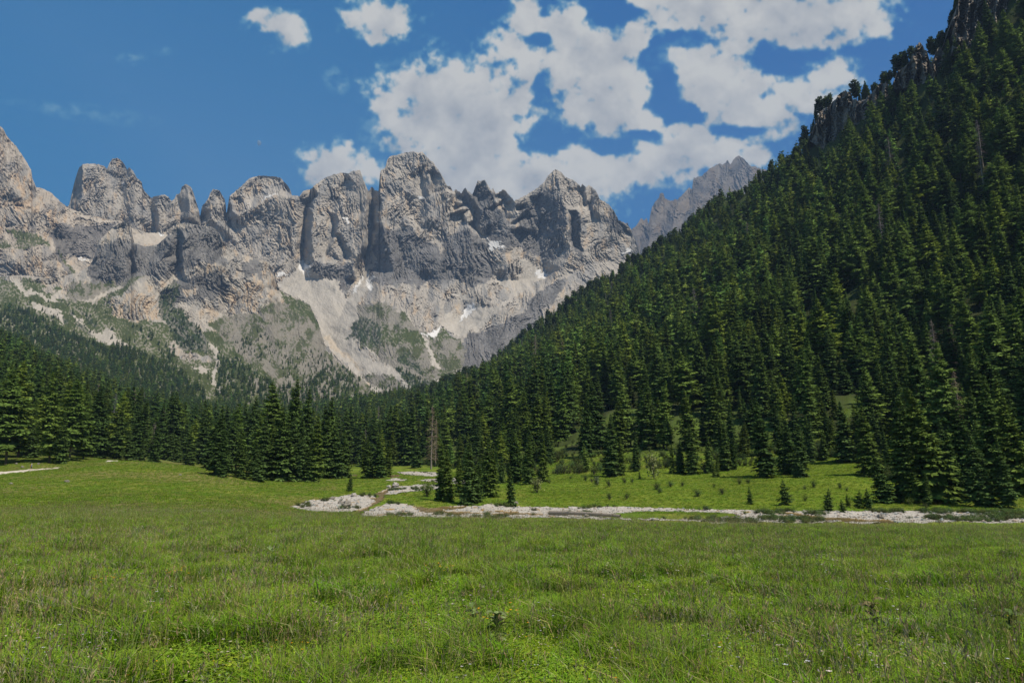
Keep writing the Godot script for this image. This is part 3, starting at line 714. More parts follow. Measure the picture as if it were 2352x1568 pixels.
func plan_ground() -> void:
	lump = noise(31, 1.0 / 6.0, 3)
	hump = noise(32, 1.0 / 85.0, 4)
	var p := PackedVector3Array()
	# the meadow terrace, level under the camera and dipping gently to its edge
	for t in [-1.05, -0.7, -0.4, -0.2, 0.0, 0.25, 0.5, 0.8, 1.25]:
		for r in [[1.8, 0.0], [9.0, -0.06], [20.0, -0.22], [32.0, -0.48], [44.0, -0.78]]: p.append(Vector3(t * 100.0, log(r[0]) * 40.0, r[1] * lerpf(0.95, 2.25, clampf((t + 0.5) / 1.1, 0.0, 1.0))))
	for t in [-0.2, 0.0, 0.25, 0.5, 0.8, 1.25]:
		for r in [[50.5, -2.3], [58.0, -3.2], [66.0, -3.55], [80.0, -3.65], [100.0, -3.6]]: p.append(Vector3(t * 100.0, log(r[0]) * 40.0, r[1]))
	for t in [-1.05, -0.7, -0.42]:
		for r in [[50.0, -0.9], [60.0, -1.1], [72.0, -1.15], [88.0, -0.95]]: p.append(Vector3(t * 100.0, log(r[0]) * 40.0, r[1]))
	var q := [
		# grassy mound on the left
		0,1140,95, 0,1118,120, 0,1100,145, 0,1086,172, 0,1075,195, 0,1050,225, -150,1100,130, -150,1050,200, -150,980,300, -300,900,420,
		130,1135,100, 130,1110,130, 130,1090,155, 130,1074,190, 230,1130,110, 230,1095,145, 230,1070,172, 230,1058,195, 230,1058,225, 300,1130,110, 300,1095,145, 300,1070,175, 300,1058,195,
		360,1130,112, 360,1100,145, 360,1075,170, 360,1063,190, 360,1066,220, 450,1135,112, 450,1105,140, 450,1085,162, 450,1073,180, 450,1078,210, 520,1140,112, 520,1110,140, 520,1087,168, 530,1095,200, 590,1145,112, 590,1118,140, 590,1104,165,
		640,1150,112, 660,1128,140, 650,1108,170, 640,1098,200, 700,1140,125, 740,1122,150, 740,1104,180, 720,1095,210, 800,1125,150, 800,1106,180, 800,1092,215, 830,1082,260, 640,1085,250, 560,1085,230,
		# stream bed and valley floor
		660,1163,106, 760,1160,112, 760,1145,124, 850,1150,120, 860,1135,132, 900,1122,148, 940,1108,165, 970,1096,190, 930,1085,235, 950,1084,262, 850,1078,280, 1000,1080,280, 900,1073,330, 1000,1070,350, 1050,1118,150, 1100,1130,140, 1150,1130,145, 1050,1090,210, 1150,1095,200,
		# left wood
		-100,960,340, 0,1000,290, 0,930,400, 0,850,560, 0,800,760, 100,1045,240, 100,1000,320, 100,930,450, 100,870,600, 200,1050,250, 200,1010,360, 200,950,520, 200,900,700, 300,1055,260, 300,1020,400, 300,970,600, 300,930,850, 420,1060,300, 420,1030,450, 420,990,700, 420,950,1000, 550,1060,340, 550,1030,520, 550,980,900, 550,950,1300, -400,800,560, -300,700,800, 0,790,1000, 200,890,1000, 300,915,1200,
		700,1070,350, 700,1040,520, 700,990,850, 700,950,1300, 800,1060,400, 800,1020,600, 800,970,900, 800,930,1350, 900,1055,420, 900,1010,620, 900,960,900, 900,915,1350, 1000,1050,380, 1000,1000,540, 1000,950,800, 1000,900,1300,
		600,960,1900, 800,945,1900, 1000,930,1900, 200,930,1900,
		# flat right of the stream and the steep wooded side above it
		1250,1162,118, 1250,1155,124, 1250,1135,142, 1250,1112,170, 1250,1095,200, 1400,1164,116, 1400,1157,122, 1400,1130,145, 1400,1105,172, 1400,1092,190, 1550,1166,112, 1550,1159,119, 1550,1125,145, 1550,1095,180, 1700,1170,108, 1700,1161,116, 1700,1125,142, 1700,1095,172, 1830,1172,104, 1830,1163,113, 1830,1128,138, 1830,1094,168,
		1950,1174,101, 1950,1165,110, 1950,1130,132, 1950,1085,163, 2050,1176,99, 2050,1167,108, 2050,1145,124, 2050,1105,150, 2200,1180,95, 2200,1170,104, 2200,1148,118, 2200,1115,138, 2352,1183,92, 2352,1172,101, 2352,1150,114, 2352,1120,130, 2600,1185,88, 2600,1150,105, 2800,1150,95,
		1250,1085,212, 1250,1030,290, 1250,960,420, 1250,880,640, 1250,800,930, 1250,745,1230,
		1120,1080,240, 1120,1030,340, 1120,970,500, 1120,900,780, 1120,850,1200, 1060,870,1300, 1180,785,1270,
		1400,1080,205, 1400,1020,270, 1400,940,380, 1400,840,570, 1400,730,850, 1400,640,1160, 1330,680,1200,
		1550,1075,195, 1550,1010,255, 1550,900,370, 1550,770,560, 1550,640,810, 1550,545,1030, 1480,585,1100,
		1700,1075,188, 1700,1010,240, 1700,880,350, 1700,720,520, 1700,560,730, 1700,440,900, 1630,470,980,
		1830,1070,182, 1830,1000,232, 1830,850,340, 1830,660,490, 1830,480,650, 1830,350,780, 1760,410,850,
		1950,1065,176, 1950,990,225, 1950,820,325, 1950,600,460, 1950,400,590, 1950,265,690, 
		2100,1080,160, 2100,1000,205, 2100,820,295, 2100,580,410, 2100,340,520, 2100,150,600, 2030,210,640,
		2230,1085,145, 2230,1000,185, 2230,800,270, 2230,540,375, 2230,280,470, 2230,60,540, 2352,1090,135, 2352,1000,172, 2352,800,250, 2352,520,350, 2352,230,440, 2352,-20,505, 2352,-120,530,
		2600,1060,120, 2600,900,175, 2600,600,270, 2600,200,390, 2600,-200,480, 2800,1000,115, 2800,600,220, 2800,0,380, 2800,-400,470]
	for k in range(0, q.size(), 3): p = add_ground(p, q[k], q[k + 1], q[k + 2])
	# behind the crest of the right side the ground drops
	q = [1060,870,1300, 1120,850,1200, 1180,785,1270, 1250,745,1230, 1330,680,1200, 1400,640,1160, 1480,585,1100, 1550,545,1030, 1630,470,980, 1700,440,900, 1760,410,850, 1830,350,780, 1950,265,690, 2030,210,640, 2100,150,600, 2230,60,540, 2352,-120,530, 2600,-200,480, 2800,-400,470]
	for k in range(0, q.size(), 3):
		var e := spot(q[k], q[k + 1], q[k + 2])
		for b in [[1.12, 0.95], [1.5, 0.55]]: p.append(Vector3(e.x / -e.z * 100.0, log(-e.z * b[0]) * 40.0, e.y * b[1]))
	ground_map = tin(p, GT0 * 100.0, GL0 * 40.0, GW, GH, GTS * 100.0, GLS * 40.0)
	for k in 2: ground_map = blur(ground_map, GW, GH)
	mat_map.resize(MAPW * MAPH)
	# gravel bars, read off the photograph and laid where they lie on the valley floor
	paint([655,1162, 700,1152, 765,1143, 816,1136, 871,1141, 862,1153, 850,1163, 816,1173, 760,1176, 700,1172], GRAVEL)
	paint([864,1131, 898,1119, 973,1112, 1010,1113, 1010,1124, 973,1126, 884,1137], GRAVEL)
	paint([884,1104, 905,1097, 936,1101, 925,1105], GRAVEL)
	paint([901,1084, 950,1082, 1000,1084, 1010,1090, 992,1094, 960,1092, 930,1090], GRAVEL)
	paint([955,1102, 990,1099, 1040,1100, 1080,1108, 1060,1114, 1030,1110, 985,1106], GRAVEL)
	paint([836,1174, 862,1164, 891,1155, 939,1157, 985,1166, 1060,1160, 1180,1160, 1321,1163, 1435,1163, 1496,1164, 1601,1170, 1671,1168, 1781,1174, 1900,1172, 2005,1172, 2200,1175, 2400,1177, 2500,1178, 2500,1200, 2352,1200, 2044,1202, 1882,1200, 1715,1200, 1600,1196, 1320,1190, 1100,1188, 900,1185, 830,1184], GRAVEL)
	paint([890,1095, 905,1090, 925,1092, 900,1097], WATER)
	paint([845,1143, 872,1140, 862,1132, 880,1128, 905,1118, 925,1113, 900,1118, 884,1134, 880,1148, 862,1158, 846,1166, 825,1176, 812,1178, 822,1170, 848,1162, 866,1150], WATER)
	paint([945,1160, 985,1165, 1075,1161, 1058,1168, 1010,1171, 1080,1175, 1200,1178, 1250,1181, 1150,1182, 1000,1178, 960,1170], WATER)
	paint([1100,1172, 1180,1174, 1300,1180, 1250,1181, 1150,1177], WATER)
	paint([1781,1175, 1830,1178, 1886,1185, 1960,1188, 2044,1193, 2060,1199, 1960,1197, 1890,1194, 1860,1188, 1810,1181], WATER)
	paint([1430,1178, 1500,1174, 1600,1176, 1690,1180, 1706,1186, 1600,1191, 1450,1190, 1334,1184], MEADOW)
	paint([985,1133, 1040,1128, 1130,1140, 1190,1152, 1110,1158, 1000,1158, 940,1150, 912,1152, 890,1150, 930,1138], MEADOW)
	paint([-80,1090, 0,1084, 60,1079, 135,1073, 132,1076, 60,1083, 0,1089, -80,1096], TRAIL)
	paint([240,1058, 268,1057, 266,1059, 244,1060], TRAIL)

var ragged: FastNoiseLite
func class_at(x: float, z: float) -> int:
	var d := -z
	var j := 0.0032 * ragged.get_noise_2d(x, z) * clampf(120.0 / d, 0.3, 1.2)
	return mat_at(x / d + j, log(d) + j * 3.0)

func make_ground() -> void:
	ragged = noise(33, 0.55, 4)
	var patch := noise(34, 1.0 / 14.0, 5)
	var fleck := noise(35, 1.0 / 1.1, 3)
	var drift := noise(36, 1.0 / 40.0, 3)
	var T := 900
	var rows := PackedFloat32Array()
	var ld := log(2.0)
	while ld < log(1990.0):
		rows.append(ld)
		var d := exp(ld)
		ld += 0.05 if d < 46.0 else (0.008 if d < 240.0 else 0.03)
	var N := rows.size()
	var vs := PackedVector3Array()
	var cs := PackedColorArray()
	var kind := PackedByteArray()
	vs.resize(T * N)
	cs.resize(T * N)
	kind.resize(T * N)
	for j in N:
		var d := exp(rows[j])
		for i in T:
			var t := -1.04 + 2.22 * i / (T - 1.0)
			var x := t * d
			var k := class_at(x, -d) if d > 48.0 and d < 500.0 else MEADOW
			var y := ground_y(x, -d)
			var pa := patch.get_noise_2d(x, d)
			var fl := fleck.get_noise_2d(x, d) if d < 300.0 else 0.0
			var dr := drift.get_noise_2d(x, d)
			var c: Color
			if k == GRAVEL or k == WATER:
				y -= 0.18 + 0.05 * fl
				c = Color(0.10, 0.09, 0.06)
			else:
				c = Color(0.098, 0.155, 0.020).lerp(Color(0.150, 0.175, 0.032), clampf(0.5 + pa * 1.2, 0.0, 1.0))
				if t < -0.25 and d > 50.0: c = c.lerp(Color(0.15, 0.135, 0.05), clampf(0.35 + dr * 1.3 + fl * 0.3, 0.0, 0.85))
				if t > 0.02 and d > 110.0 and d < 200.0: c = c.lerp(Color(0.098, 0.142, 0.016), 0.6)
				c = c * (1.0 + 0.35 * fl + 0.2 * dr)
				if k == TRAIL: c = Color(0.48, 0.44, 0.38) * (1.0 + 0.2 * fl)
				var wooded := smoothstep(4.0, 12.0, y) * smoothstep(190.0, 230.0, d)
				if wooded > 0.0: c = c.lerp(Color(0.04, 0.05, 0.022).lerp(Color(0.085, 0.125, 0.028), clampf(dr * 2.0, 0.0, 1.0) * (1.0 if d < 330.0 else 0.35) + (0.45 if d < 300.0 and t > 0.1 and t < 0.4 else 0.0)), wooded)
				if d < 46.0: c = Color(0.075, 0.105, 0.022) * (1.0 + 0.3 * pa)
			c.a = 1.0
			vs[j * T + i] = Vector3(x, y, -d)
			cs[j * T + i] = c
			kind[j * T + i] = k
	var near := PackedInt32Array()
	var far := PackedInt32Array()
	for j in N - 1:
		for i in T - 1:
			var a := j * T + i
			var quad := PackedInt32Array([a, a + T, a + T + 1, a, a + T + 1, a + 1])
			if exp(rows[j]) < 215.0: near.append_array(quad)
			else: far.append_array(quad)
	var turf := matte(Color.WHITE, 1.0, true, 0.1)
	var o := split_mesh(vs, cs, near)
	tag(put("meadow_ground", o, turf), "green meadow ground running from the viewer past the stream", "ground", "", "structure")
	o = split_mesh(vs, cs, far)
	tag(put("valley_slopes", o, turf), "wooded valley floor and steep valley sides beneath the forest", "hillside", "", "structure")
	# the rest of the meadow, round and behind the viewer
	var rest := PackedVector3Array([Vector3(-400, -0.35, 300), Vector3(-400, -0.35, -1.9), Vector3(400, -0.35, -1.9), Vector3(400, -0.35, 300)])
	tag(put("meadow_field", mesh_of(rest, PackedInt32Array([0, 1, 2, 0, 2, 3])), matte(Color(0.09, 0.115, 0.03), 1.0)), "flat green meadow carrying on behind the viewer", "ground", "", "structure")
	make_stream()

func split_mesh(vs: PackedVector3Array, cs: PackedColorArray, idx: PackedInt32Array) -> ArrayMesh:
	var lo := 1 << 30
	var hi := 0
	for k in idx:
		lo = mini(lo, k)
		hi = maxi(hi, k)
	var own := PackedInt32Array()
	own.resize(idx.size())
	for k in idx.size(): own[k] = idx[k] - lo
	return mesh_of(vs.slice(lo, hi + 1), own, cs.slice(lo, hi + 1))

# gravel and shallow water are sheets of their own, finer than the turf, with ragged rims
func make_stream() -> void:
	var grain := noise(37, 1.0 / 0.5, 4)
	var bar := noise(38, 1.0 / 5.0, 3)
	var ix := {}
	for id in [GRAVEL, WATER]:
		var vs := PackedVector3Array()
		var cs := PackedColorArray()
		var idx := PackedInt32Array()
		var T := 1500
		var ld := log(62.0)
		var prev := PackedInt32Array()
		while ld < log(330.0):
			var d := exp(ld)
			var row := PackedInt32Array()
			row.resize(T)
			row.fill(-1)
			for i in T:
				var t := -0.42 + 1.40 * i / (T - 1.0)
				var x := t * d
				var k := class_at(x, -d)
				if k != id and not (id == GRAVEL and k == WATER): continue
				var y := ground_y(x, -d)
				var g := grain.get_noise_2d(x, d)
				var b := bar.get_noise_2d(x, d)
				if id == WATER: y -= 0.07
				elif k == WATER: y -= 0.22
				else: y += -0.04 + 0.02 * g + 0.05 * b
				row[i] = vs.size()
				vs.append(Vector3(x, y, -d))
				var c := Color(0.355, 0.333, 0.30) * (1.0 + 0.25 * g + 0.12 * b)
				if k == WATER or b < -0.62: c = Color(0.29, 0.185, 0.06) * (1.0 + 0.3 * g)
				c.a = 1.0
				cs.append(c)
			if prev.size():
				for i in T - 1:
					if prev[i] >= 0 and prev[i + 1] >= 0 and row[i] >= 0 and row[i + 1] >= 0:
						idx.append_array(PackedInt32Array([prev[i], row[i], row[i + 1], prev[i], row[i + 1], prev[i + 1]]))
			prev = row
			ld += 0.0055
		if id == GRAVEL:
			tag(put("gravel_bed", mesh_of(vs, idx, cs), matte(Color.WHITE, 0.9, true)), "pale gravel bars of the braided stream", "gravel bed", "", "structure")
		else:
			var m := matte(Color(0.26, 0.17, 0.06), 0.12, false, 0.25)
			m.transparency = BaseMaterial3D.TRANSPARENCY_ALPHA
			m.albedo_color.a = 0.5
			tag(put("stream_water", mesh_of(vs, idx), m), "shallow clear stream over ochre pebbles between the gravel bars", "stream", "", "structure")

# ------------------------------------------------------------------ trees
# A crown is whorls of branches, each branch an axis with twigs either side of it; everything is a unit tall and scaled when placed.
class Leaf:
	var v := PackedVector3Array()
	var c := PackedColorArray()
	var n := PackedVector3Array()
	var face := Vector3.ZERO   # the way the foliage being added looks; zero leaves the leaf its own flat normal
	func kite(a: Vector3, dir: Vector3, side: Vector3, len: float, wide: float, col: Color, col2: Color) -> void:
		var m := a + dir * len * 0.45
		var tip := a + dir * len
		var s := side * wide
		var flat := dir.cross(side).normalized()
		var to := face if face != Vector3.ZERO else (flat if flat.y > 0.0 else -flat)
		if flat.dot(to) > 0.0: s = -s
		v.append_array(PackedVector3Array([a, m - s, tip, a, tip, m + s]))
		c.append_array(PackedColorArray([col, col, col2, col, col2, col]))
		for k in 6: n.append(to)
	func tube(pts: PackedVector3Array, rad: PackedFloat32Array, count: int, col: Color) -> void:
		for k in pts.size() - 1:
			var ax := (pts[k + 1] - pts[k]).normalized()
			var s := ax.cross(Vector3(0.3, 0.1, 0.9)).normalized()
			var t := ax.cross(s)
			for q in count:
				var a0 := TAU * q / count
				var a1 := TAU * (q + 1) / count
				var d0 := s * cos(a0) + t * sin(a0)
				var d1 := s * cos(a1) + t * sin(a1)
				var p0 := pts[k] + d0 * rad[k]
				var p1 := pts[k] + d1 * rad[k]
				var p2 := pts[k + 1] + d1 * rad[k + 1]
				var p3 := pts[k + 1] + d0 * rad[k + 1]
				v.append_array(PackedVector3Array([p0, p2, p1, p0, p3, p2]))
				n.append_array(PackedVector3Array([d0, d1, d1, d0, d0, d1]))
				for b in 6: c.append(col)
	func mesh() -> ArrayMesh:
		var a := []
		a.resize(Mesh.ARRAY_MAX)
		a[Mesh.ARRAY_VERTEX] = v
		a[Mesh.ARRAY_COLOR] = c
		a[Mesh.ARRAY_NORMAL] = n
		var m := ArrayMesh.new()
		if v.size(): m.add_surface_from_arrays(Mesh.PRIMITIVE_TRIANGLES, a)
		return m

# shape: 0 spruce, 1 larch, 2 stone pine, 3 young spruce
func conifer(sd: int, shape: int, whorls: int, per: int, stations: int, fat: float) -> Array:
	rng.seed = sd
	var leaf := Leaf.new()
	var wood := Leaf.new()
	var lean := Vector3(rng.randf_range(-0.015, 0.015), 0, rng.randf_range(-0.015, 0.015))
	var R: float = [0.200, 0.225, 0.205, 0.33][shape] * rng.randf_range(0.78, 1.25)
	var start: float = [0.04, 0.14, 0.10, 0.015][shape] * rng.randf_range(0.6, 1.8)
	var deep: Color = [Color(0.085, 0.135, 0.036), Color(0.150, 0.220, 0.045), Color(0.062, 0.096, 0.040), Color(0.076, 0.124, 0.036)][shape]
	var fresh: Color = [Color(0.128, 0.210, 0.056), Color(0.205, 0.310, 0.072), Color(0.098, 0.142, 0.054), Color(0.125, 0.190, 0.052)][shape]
	var gap := rng.randf_range(0.0, TAU)
	for w in whorls:
		var f := (w + rng.randf_range(-0.3, 0.3)) / whorls
		var h := start + (1.0 - start) * pow(clampf(f, 0.0, 1.0), 0.94)
		var up := 1.0 - (h - start) / (1.0 - start)
		var reach := R * pow(up, 0.78) * (1.0 if up < 0.85 else 1.0 - (up - 0.85) * 1.2)
		if shape == 2: reach = R * pow(clampf(1.0 - pow(absf(2.0 * (1.0 - up) - 0.75) / 1.28, 2.0), 0.0, 1.0), 0.6)
		if shape == 1: reach = R * pow(up, 0.60) * (0.66 + 0.34 * sin(PI * clampf(1.15 - up, 0.0, 1.0) * 0.9)) * rng.randf_range(0.7, 1.2)
		reach = maxf(reach, 0.012)
		var turn := rng.randf_range(0.0, TAU)
		var count := per if up > 0.25 else maxi(3, int(per * 0.7))
		for b in count:
			var a := turn + TAU * b / count + rng.randf_range(-0.35, 0.35)
			var L := reach * rng.randf_range(0.62, 1.14) * (1.0 - 0.22 * maxf(0.0, cos(a - gap)))
			if shape == 1 and rng.randf() < 0.16: L *= 0.45
			if shape == 0 and rng.randf() < 0.07: L *= 0.5
			var tilt := lerpf(-0.42, 0.75, pow(1.0 - up, 1.6)) + rng.randf_range(-0.16, 0.16)
			if shape == 1: tilt = lerpf(-0.22, 0.7, pow(1.0 - up, 1.5)) + rng.randf_range(-0.25, 0.25)
			if shape == 2: tilt = 0.35 + rng.randf_range(-0.2, 0.35)
			var out := Vector3(cos(a), 0, sin(a))
			var hh := h + rng.randf_range(-1.0, 1.0) * (1.5 if shape == 1 else 0.9) * (1.0 - start) / whorls * clampf(up * 6.0, 0.0, 1.0)
			var root := Vector3(0, hh, 0) + lean * hh * 8.0
			var curl := 0.30 if shape != 2 else 0.25
			var dark := rng.randf_range(0.78, 1.2)
			var prev := root
			leaf.face = (out * 0.85 + Vector3(rng.randf_range(-0.3, 0.3), rng.randf_range(0.35, 0.75), rng.randf_range(-0.3, 0.3))).normalized()
			for s in stations:
				var q := (s + 1.0) / stations
				var p := root + out * L * q * cos(tilt) + Vector3(0, L * (q * sin(tilt) + curl * q * q * (0.6 if tilt < 0 else 0.2) - (0.16 * q if shape < 2 else 0.0)), 0)
				var ax := (p - prev).normalized()
				var sideways := ax.cross(Vector3.UP).normalized()
				var tw := L * (0.62 - 0.34 * q) * fat + 0.012
				if shape == 2: tw = L * 0.40 * fat + 0.018
				for side in [-1.0, 1.0]:
					var dir: Vector3 = (ax * rng.randf_range(0.35, 0.8) + sideways * side * rng.randf_range(0.6, 1.0) + Vector3(0, rng.randf_range(-0.55, 0.12) if shape != 2 else rng.randf_range(-0.2, 0.6), 0)).normalized()
					leaf.face = (out * 0.8 + Vector3(rng.randf_range(-0.6, 0.6), rng.randf_range(0.0, 1.0), rng.randf_range(-0.6, 0.6))).normalized()
					var nrm := out * 0.75 + Vector3(rng.randf_range(-0.55, 0.55), 0.8, rng.randf_range(-0.55, 0.55))
					var wide := dir.cross(nrm).normalized()
					var k := dark * rng.randf_range(0.8, 1.2)
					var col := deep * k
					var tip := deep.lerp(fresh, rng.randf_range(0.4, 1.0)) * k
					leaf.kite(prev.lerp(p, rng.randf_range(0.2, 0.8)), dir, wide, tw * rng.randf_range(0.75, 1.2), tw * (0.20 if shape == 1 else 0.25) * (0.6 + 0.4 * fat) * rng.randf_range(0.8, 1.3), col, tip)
				# hanging shoots under the branch
				if shape < 2 and (s % 2 == 0 or fat > 1.2):
					var dn := Vector3(rng.randf_range(-0.3, 0.3), -1.0, rng.randf_range(-0.3, 0.3)).normalized()
					leaf.kite(p, dn, out.cross(Vector3.UP), minf(0.035, L * 0.35) * rng.randf_range(0.6, 1.2) * fat, minf(0.012, L * 0.12) * fat, deep * dark, deep.lerp(fresh, 0.5) * dark)
				if s == stations - 1: leaf.kite(prev, (p - prev).normalized(), sideways, (p - prev).length() * 1.5, L * 0.07 * fat + 0.003, deep * dark, fresh * dark)
				prev = p
	leaf.face = Vector3.ZERO
	# the leading shoot
	for k in 3: leaf.kite(Vector3(0, 0.955, 0) + lean * 8.0, Vector3(rng.randf_range(-0.1, 0.1), 1, rng.randf_range(-0.1, 0.1)).normalized(), Vector3(cos(k * 2.1), 0, sin(k * 2.1)), 0.05, 0.006 * fat, deep, fresh)
	var girth: float = [0.0125, 0.0115, 0.014, 0.012][shape]
	wood.tube(PackedVector3Array([Vector3(0, -0.03, 0), Vector3(0, 0.02, 0), lean * 2.4 + Vector3(0, 0.3, 0), lean * 5.0 + Vector3(0, 0.65, 0), lean * 8.0 + Vector3(0, 0.985, 0)]), PackedFloat32Array([girth * 1.5, girth, girth * 0.75, girth * 0.45, girth * 0.06]), 7, Color(0.125, 0.10, 0.08) if shape != 1 else Color(0.16, 0.125, 0.10))
	for k in 12:
		# dead stubs under the crown
		var h := rng.randf_range(0.03, 0.3)
		var a := rng.randf_range(0, TAU)
		var s := Vector3(0, h, 0)
		wood.tube(PackedVector3Array([s, s + Vector3(cos(a), -0.25, sin(a)) * rng.randf_range(0.02, 0.06)]), PackedFloat32Array([0.0022, 0.0006]), 3, Color(0.17, 0.15, 0.13))
	tris += (leaf.v.size() + wood.v.size()) / 3
	var both := Leaf.new()
	both.v = leaf.v + wood.v
	both.c = leaf.c + wood.c
	both.n = leaf.n + wood.n
	return [wood.mesh(), leaf.mesh(), both]

func snag(sd: int) -> Array:
	rng.seed = sd
	var wood := Leaf.new()
	var twigs := Leaf.new()
	wood.tube(PackedVector3Array([Vector3(0, -0.03, 0), Vector3(0.0, 0.3, 0), Vector3(0.006, 0.7, 0.003), Vector3(0.004, 1.0, 0)]), PackedFloat32Array([0.014, 0.0105, 0.006, 0.001]), 7, Color(0.30, 0.26, 0.23))
	for k in 170:
		var f := rng.randf()
		var h := 0.14 + 0.84 * f
		var a := rng.randf_range(0, TAU)
		var L := 0.125 * pow(1.0 - f, 0.6) * rng.randf_range(0.4, 1.15) + 0.012
		var s := Vector3(0, h, 0)
		var m := s + Vector3(cos(a), rng.randf_range(-0.45, 0.1), sin(a)) * L * 0.6
		var e := m + Vector3(cos(a + 0.3), rng.randf_range(-0.7, 0.2), sin(a + 0.3)) * L * 0.4
		var col := Color(0.24, 0.205, 0.185) * rng.randf_range(0.7, 1.25)
		twigs.tube(PackedVector3Array([s, m, e]), PackedFloat32Array([0.0026, 0.0017, 0.0006]), 3, col)
		for q in 3:
			var p := m.lerp(e, rng.randf())
			twigs.tube(PackedVector3Array([p, p + Vector3(rng.randf_range(-1, 1), rng.randf_range(-1.2, 0.3), rng.randf_range(-1, 1)) * 0.022]), PackedFloat32Array([0.0012, 0.0004]), 3, col)
	tris += (wood.v.size() + twigs.v.size()) / 3
	var both := Leaf.new()
	both.v = wood.v + twigs.v
	both.c = wood.c + twigs.c
	both.n = wood.n + twigs.n
	return [wood.mesh(), twigs.mesh(), both]

# a rounded shrub or a small broadleaf tree
func shrub_mesh(sd: int, leaves: int, tall: bool, deep: Color, fresh: Color) -> Array:
	rng.seed = sd
	var leaf := Leaf.new()
	var wood := Leaf.new()
	for k in (9 if not tall else 5):
		var a := rng.randf_range(0, TAU)
		var e := Vector3(cos(a) * rng.randf_range(0.08, 0.38), rng.randf_range(0.55, 0.9), sin(a) * rng.randf_range(0.08, 0.38))
		if tall: e = Vector3(e.x * 0.6, e.y, e.z * 0.6)
		wood.tube(PackedVector3Array([Vector3(0, -0.03, 0), e * 0.5 + Vector3(0, 0.05, 0), e]), PackedFloat32Array([0.022, 0.014, 0.004]), 4, Color(0.14, 0.115, 0.09))
		for q in leaves / 9:
			var f := rng.randf_range(0.15, 1.05)
			var p := e * f + Vector3(rng.randfn(0, 0.10), rng.randfn(0.02, 0.09), rng.randfn(0, 0.10))
			if p.y < 0.02: p.y = rng.randf_range(0.02, 0.1)
			var d := Vector3(rng.randf_range(-1, 1), rng.randf_range(-0.5, 1), rng.randf_range(-1, 1)).normalized()
			leaf.face = (Vector3(p.x, 0.25, p.z) * 2.0 + Vector3(rng.randf_range(-0.5, 0.5), 0.3, rng.randf_range(-0.5, 0.5))).normalized()
			var col := deep.lerp(fresh, rng.randf()) * rng.randf_range(0.75, 1.25)
			leaf.kite(p, d, d.cross(Vector3(rng.randf(), rng.randf(), rng.randf() + 0.1)).normalized(), rng.randf_range(0.05, 0.11), rng.randf_range(0.014, 0.03), col, col * 1.1)
	tris += (wood.v.size() + leaf.v.size()) / 3
	var both := Leaf.new()
	both.v = leaf.v + wood.v
	both.c = leaf.c + wood.c
	both.n = leaf.n + wood.n
	return [wood.mesh(), leaf.mesh(), both]

var kinds := {}      # kind -> list of [wood mesh, crown mesh, both as Leaf]
var far_kinds := {}
var bark: StandardMaterial3D
var crowns := {}
var wild: Array = []   # every tree of the woods: [place, height, kind, turn, wide, tint]
var landmarks: Array = []
var labelled := {}

func make_tree_meshes() -> void:
	bark = matte(Color.WHITE, 0.95, true)
	kinds = {
		"spruce": [conifer(1, 0, 42, 7, 8, 0.78), conifer(2, 0, 38, 7, 8, 0.82), conifer(3, 0, 44, 6, 8, 0.8), conifer(4, 0, 40, 7, 7, 0.85), conifer(5, 0, 41, 7, 8, 0.78), conifer(6, 0, 48, 6, 8, 0.8), conifer(7, 0, 36, 7, 8, 0.85), conifer(8, 0, 46, 6, 7, 0.85)],
		"larch": [conifer(11, 1, 48, 7, 8, 0.72), conifer(12, 1, 46, 7, 8, 0.75), conifer(13, 1, 52, 6, 8, 0.72), conifer(14, 1, 44, 7, 8, 0.76), conifer(15, 1, 50, 6, 8, 0.74), conifer(16, 1, 42, 7, 8, 0.78)],
		"pine": [conifer(21, 2, 20, 7, 5, 1.1), conifer(22, 2, 22, 6, 5, 1.1), conifer(23, 2, 18, 7, 5, 1.15)],
		"young": [conifer(31, 3, 18, 7, 5, 1.1), conifer(32, 3, 20, 7, 5, 1.05), conifer(33, 3, 16, 8, 4, 1.15)],
		"snag": [snag(41), snag(42)],
		"shrub": [shrub_mesh(51, 500, false, Color(0.05, 0.085, 0.025), Color(0.085, 0.135, 0.04)), shrub_mesh(52, 420, false, Color(0.045, 0.07, 0.03), Color(0.08, 0.115, 0.045))],
		"willow": [shrub_mesh(53, 900, true, Color(0.10, 0.14, 0.065), Color(0.20, 0.24, 0.14))]}
	far_kinds = {
		"spruce": [conifer(61, 0, 16, 6, 3, 1.5), conifer(62, 0, 15, 6, 3, 1.6), conifer(63, 0, 17, 5, 3, 1.6)],
		"larch": [conifer(64, 1, 18, 6, 3, 1.4), conifer(65, 1, 17, 6, 3, 1.45)],
		"pine": [conifer(66, 2, 12, 6, 3, 1.5), conifer(67, 2, 11, 6, 3, 1.5)]}
	for k in kinds:
		for n in 4:
			var c: Color = [Color(1, 1, 1), Color(0.74, 0.80, 0.86), Color(1.22, 1.12, 0.9), Color(0.9, 0.92, 1.05)][n]
			crowns["%s %d" % [k, n]] = leafy(c, 0.65) if k != "snag" else matte(c, 0.95, true)
		crowns[k] = crowns[k + " 0"]

const LATIN := {"spruce": "spruce_tree", "larch": "larch_tree", "pine": "stone_pine_tree", "young": "young_spruce_tree", "snag": "dead_tree", "shrub": "shrub", "willow": "willow_tree"}
const CATEGORY := {"spruce": "spruce tree", "larch": "larch tree", "pine": "pine tree", "young": "young spruce", "snag": "dead tree", "shrub": "shrub", "willow": "willow tree"}
var made := {}

